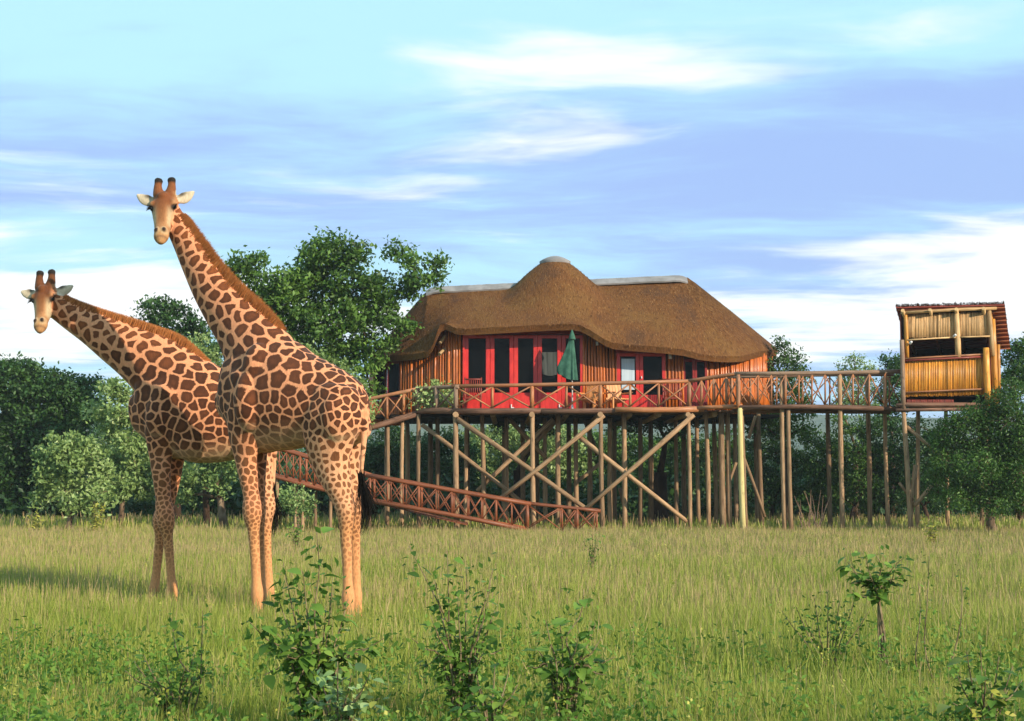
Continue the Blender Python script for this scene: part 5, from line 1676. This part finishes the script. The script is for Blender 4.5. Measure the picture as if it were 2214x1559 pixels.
shrub('pale_herb', 'pale green broad leaved herb between the twiggy shrub and the upright shoot', fan(1060, 1540, [(1030, 1460), (1070, 1440), (1100, 1450), (1040, 1490), (1090, 1500), (1120, 1480), (1000, 1520)]), 7.7, 1065, .08, 55, LV, 1.2, cat='herb', every=.05, max_leaves=120, yel=.2)
shrub('young_sapling', 'slender sapling with a flat spray of dark leaves above the grass', 
      [[(1905, 1400), (1900, 1300), (1895, 1240)], [(1903, 1350), (1898, 1270), (1850, 1240), (1838, 1190)], [(1900, 1290), (1930, 1230), (1955, 1205)], [(1900, 1280), (1905, 1225), (1890, 1195)], [(1900, 1290), (1870, 1262), (1840, 1262)], [(1900, 1285), (1940, 1250), (1950, 1240)], [(1900, 1300), (1880, 1240), (1872, 1205)], [(1900, 1300), (1925, 1262), (1938, 1222)], [(1900, 1310), (1868, 1290), (1835, 1280)], [(1900, 1290), (1860, 1250), (1832, 1215)]],
      11.5, 1905, .085, 56, small=.5, every=.03, max_leaves=150, zmin=P(1900, 1292, 11.5).z)
shrub('leafy_shrub', 'low spreading shrub in the grass left of the slender sapling', fan(1790, 1400, [(1720, 1310), (1760, 1290), (1790, 1275), (1815, 1300), (1850, 1290), (1830, 1330), (1740, 1340), (1690, 1320), (1880, 1320), (1790, 1330)]), 11.8, 1790, .055, 57, small=1.6, max_leaves=150)
shrub('flowering_shrub', 'shrub with yellowing leaves and broad green ones at the meadow edge', fan(2130, 1540, [(2090, 1410), (2120, 1395), (2160, 1420), (2190, 1440), (2070, 1460), (2130, 1450), (2180, 1490), (2210, 1470), (2100, 1500), (2150, 1510), (2060, 1520)]), 7.8, 2135, .075, 58, LV, 1.4, every=.045, max_leaves=170, yel=.35)
shrub('dark_weed', 'thin dark weed with sparse leaves below the low necked giraffe', [[(430, 1500), (436, 1400), (438, 1320)], [(415, 1480), (385, 1420), (370, 1335)]] + fan(380, 1500, [(290, 1430), (310, 1415), (360, 1440), (420, 1410), (400, 1440), (330, 1460), (270, 1450), (445, 1440), (350, 1480)]), 9.0, 385, .055, 59, small=2.0, every=.04, max_leaves=190)
shrub('thin_weed', 'tall thin weed stalk with tiny leaves right of the sapling', [[(2000, 1400), (2005, 1300), (2010, 1190)], [(2060, 1420), (2080, 1320), (2075, 1230)], [(1980, 1430), (1990, 1330), (1985, 1260)]], 11.0, 2010, .035, 60, small=.7, every=.05, max_leaves=60)
for (x, y, Y, lab, n_) in ((2012, 1128, 34, 'yellow flowering bush at the foot of the thorn bush', 9), (205, 1098, 42, 'small yellow leaved bush at the foot of the pale bush', 8), (80, 1108, 43, 'small yellow leaved bush by the dark tree shade', 6), (1282, 1165, 24, 'small bright weed tuft in the open meadow', 6), (640, 1135, 33, 'small leafy weed under the tall giraffe belly', 6)):
    r = 22 if Y > 30 else 26
    shrub('small_bush', lab, fan(x, y + 25, [(x + rnd.uniform(-r, r), y + rnd.uniform(-18, 22)) for _ in range(n_)]), Y, x, .11 if Y > 30 else .06, int(x), LVY if Y > 30 and x != 640 else LV, 1.5, mat=M_LEAF_YEL if Y > 30 and x != 640 else M_LEAF_SHRUB, every=.1, cat='bush', max_leaves=60)

# ground herbs through the near grass, scattered flowers
g = np.random.default_rng(91)
C3, T3, n_ = [], [], 0
for i in range(4200):
    Y = 6.3 + 7.0 * g.random() ** 1.7; x = g.uniform(-.39, .39) * Y
    dens = math.sin(x * 1.7 + 1.3) + math.sin(Y * 2.1 + x) + g.normal(0, .7)
    if dens < -.1 and Y > 7.6: continue
    hgt = g.uniform(.10, .42); m_ = int(g.integers(10, 22))
    t = g.random(m_)
    C3.append(np.stack([x + g.normal(0, .05, m_), Y + g.normal(0, .05, m_), hgt * t + .02], 1)); T3.append(np.clip(g.random() * .6 + g.random(m_) * .4, 0, 1))
for i in range(2600):
    Y = 6.1 + 1.9 * g.random() ** 1.3; x = g.uniform(-.39, .39) * Y
    hgt = g.uniform(.15, .40) * (1.0 if math.sin(x * 2.3 + Y) > -.3 else .5); m_ = int(g.integers(10, 20))
    C3.append(np.stack([x + g.normal(0, .04, m_), Y + g.normal(0, .04, m_), hgt * g.random(m_) ** .7 + .02], 1)); T3.append(np.clip(g.random() * .5 + g.random(m_) * .35, 0, 1))
C3 = np.concatenate(C3)
V, Fc, tt = leaf_cloud(C3, .048, g, np.concatenate(T3), .1, .45)
o = obj('ground_herbs', np_mesh(V, Fc, {'tint': tt}), M_LEAF_SHRUB)
set_tags(o, 'low mixed green herbs growing through the near grass', 'ground cover', kind='stuff')
C3 = []
for i in range(150):
    Y = 7.0 + 24 * g.random() ** 1.4; x = g.uniform(-.37, .37) * Y
    m_ = int(g.integers(4, 12)); C3.append(np.stack([x + g.normal(0, .03, m_), Y + g.normal(0, .03, m_), g.uniform(.28, .46) + g.normal(0, .03, m_)], 1))
C3 = np.concatenate(C3)
V, Fc, tt = leaf_cloud(C3, .022, g, g.random(len(C3)), 0, .8)
o = obj('wild_flowers', np_mesh(V, Fc, {'tint': tt}), M_LEAF_YEL)
set_tags(o, 'scattered small yellow wild flowers in the meadow', 'flowers', kind='stuff')
# dry twigs standing at the foot of the footbridge
for j, (x0_, lab) in enumerate(((1740, 'tuft of dry bare twigs under the footbridge'), (1765, 'second tuft of dry bare twigs by the footbridge poles'))):
    mb = MB(); bt = G(x0_, 43.4); rt = thing('dry_twigs', lab, 'twigs', tuple(bt), 'dry twigs under the footbridge')
    for q in range(9):
        tp = bt + Vector((rnd.uniform(-.5, .5), rnd.uniform(-.3, .3), rnd.uniform(.5, 1.35)))
        mb.tube([bt + Vector((rnd.uniform(-.15, .15), 0, 0)), bt.lerp(tp, .5) + Vector((rnd.uniform(-.08, .08), 0, 0)), tp], [.014, .011, .005], 4)
    q = mb.build('twigs', W_GREY, rt); q['kind'] = 'stuff'
# pot plant on the deck corner
pp = thing('potted_plant', 'bushy potted plant behind the grey railing at the deck corner', 'plant', (G(940, 44.9).x, 44.9, DECK_Z))
c0 = Vector((G(940, 44.9).x, 44.9, DECK_Z))
MB().tube([c0, c0 + Vector((0, 0, .05)), c0 + Vector((0, 0, .26)), c0 + Vector((0, 0, .30)), c0 + Vector((0, 0, .27))], [.13, .14, .19, .21, .17], 14).build('pot', M_CLAY, pp, True)
C3 = np.array(c0) + np.array([0, 0, .42]) + g.normal(0, 1, (1500, 3)) * np.array([.30, .16, .2])
C3 = np.concatenate([C3, np.array(c0) + np.array([-.02, 0, .85]) + g.normal(0, .08, (80, 3))]); C3 = C3[C3[:, 2] > DECK_Z + .05]
V, Fc, tt = leaf_cloud(C3, .12, g, g.random(len(C3)) * .5 + .5, .1, .5)
obj('foliage', np_mesh(V, Fc, {'tint': tt}), M_LEAF_PALE, pp)
mb = MB()
for q in range(8):
    e = c0 + Vector((rnd.uniform(-.3, .3), rnd.uniform(-.2, .2), rnd.uniform(.4, .8))); mb.tube([c0 + Vector((0, 0, .25)), c0.lerp(e, .6) + Vector((0, 0, .1)), e], [.014, .01, .005], 4)
mb.build('stem', M_STEM, pp)

# ---------------------------------------------------------------- the air between here and the hills
hz = MB().box((0, 640, 34), (2700, 1400, 72)).build('haze', None)
m = bpy.data.materials.new('haze_air'); m.use_nodes = True
nt = m.node_tree; nt.nodes.clear()
pv = nt.nodes.new('ShaderNodeVolumePrincipled'); ou = nt.nodes.new('ShaderNodeOutputMaterial')
pv.inputs['Color'].default_value = (0.80, 0.88, 0.95, 1); pv.inputs['Density'].default_value = 0.00035
nt.links.new(pv.outputs[0], ou.inputs['Volume'])
hz.data.materials.append(m); hz['kind'] = 'stuff'
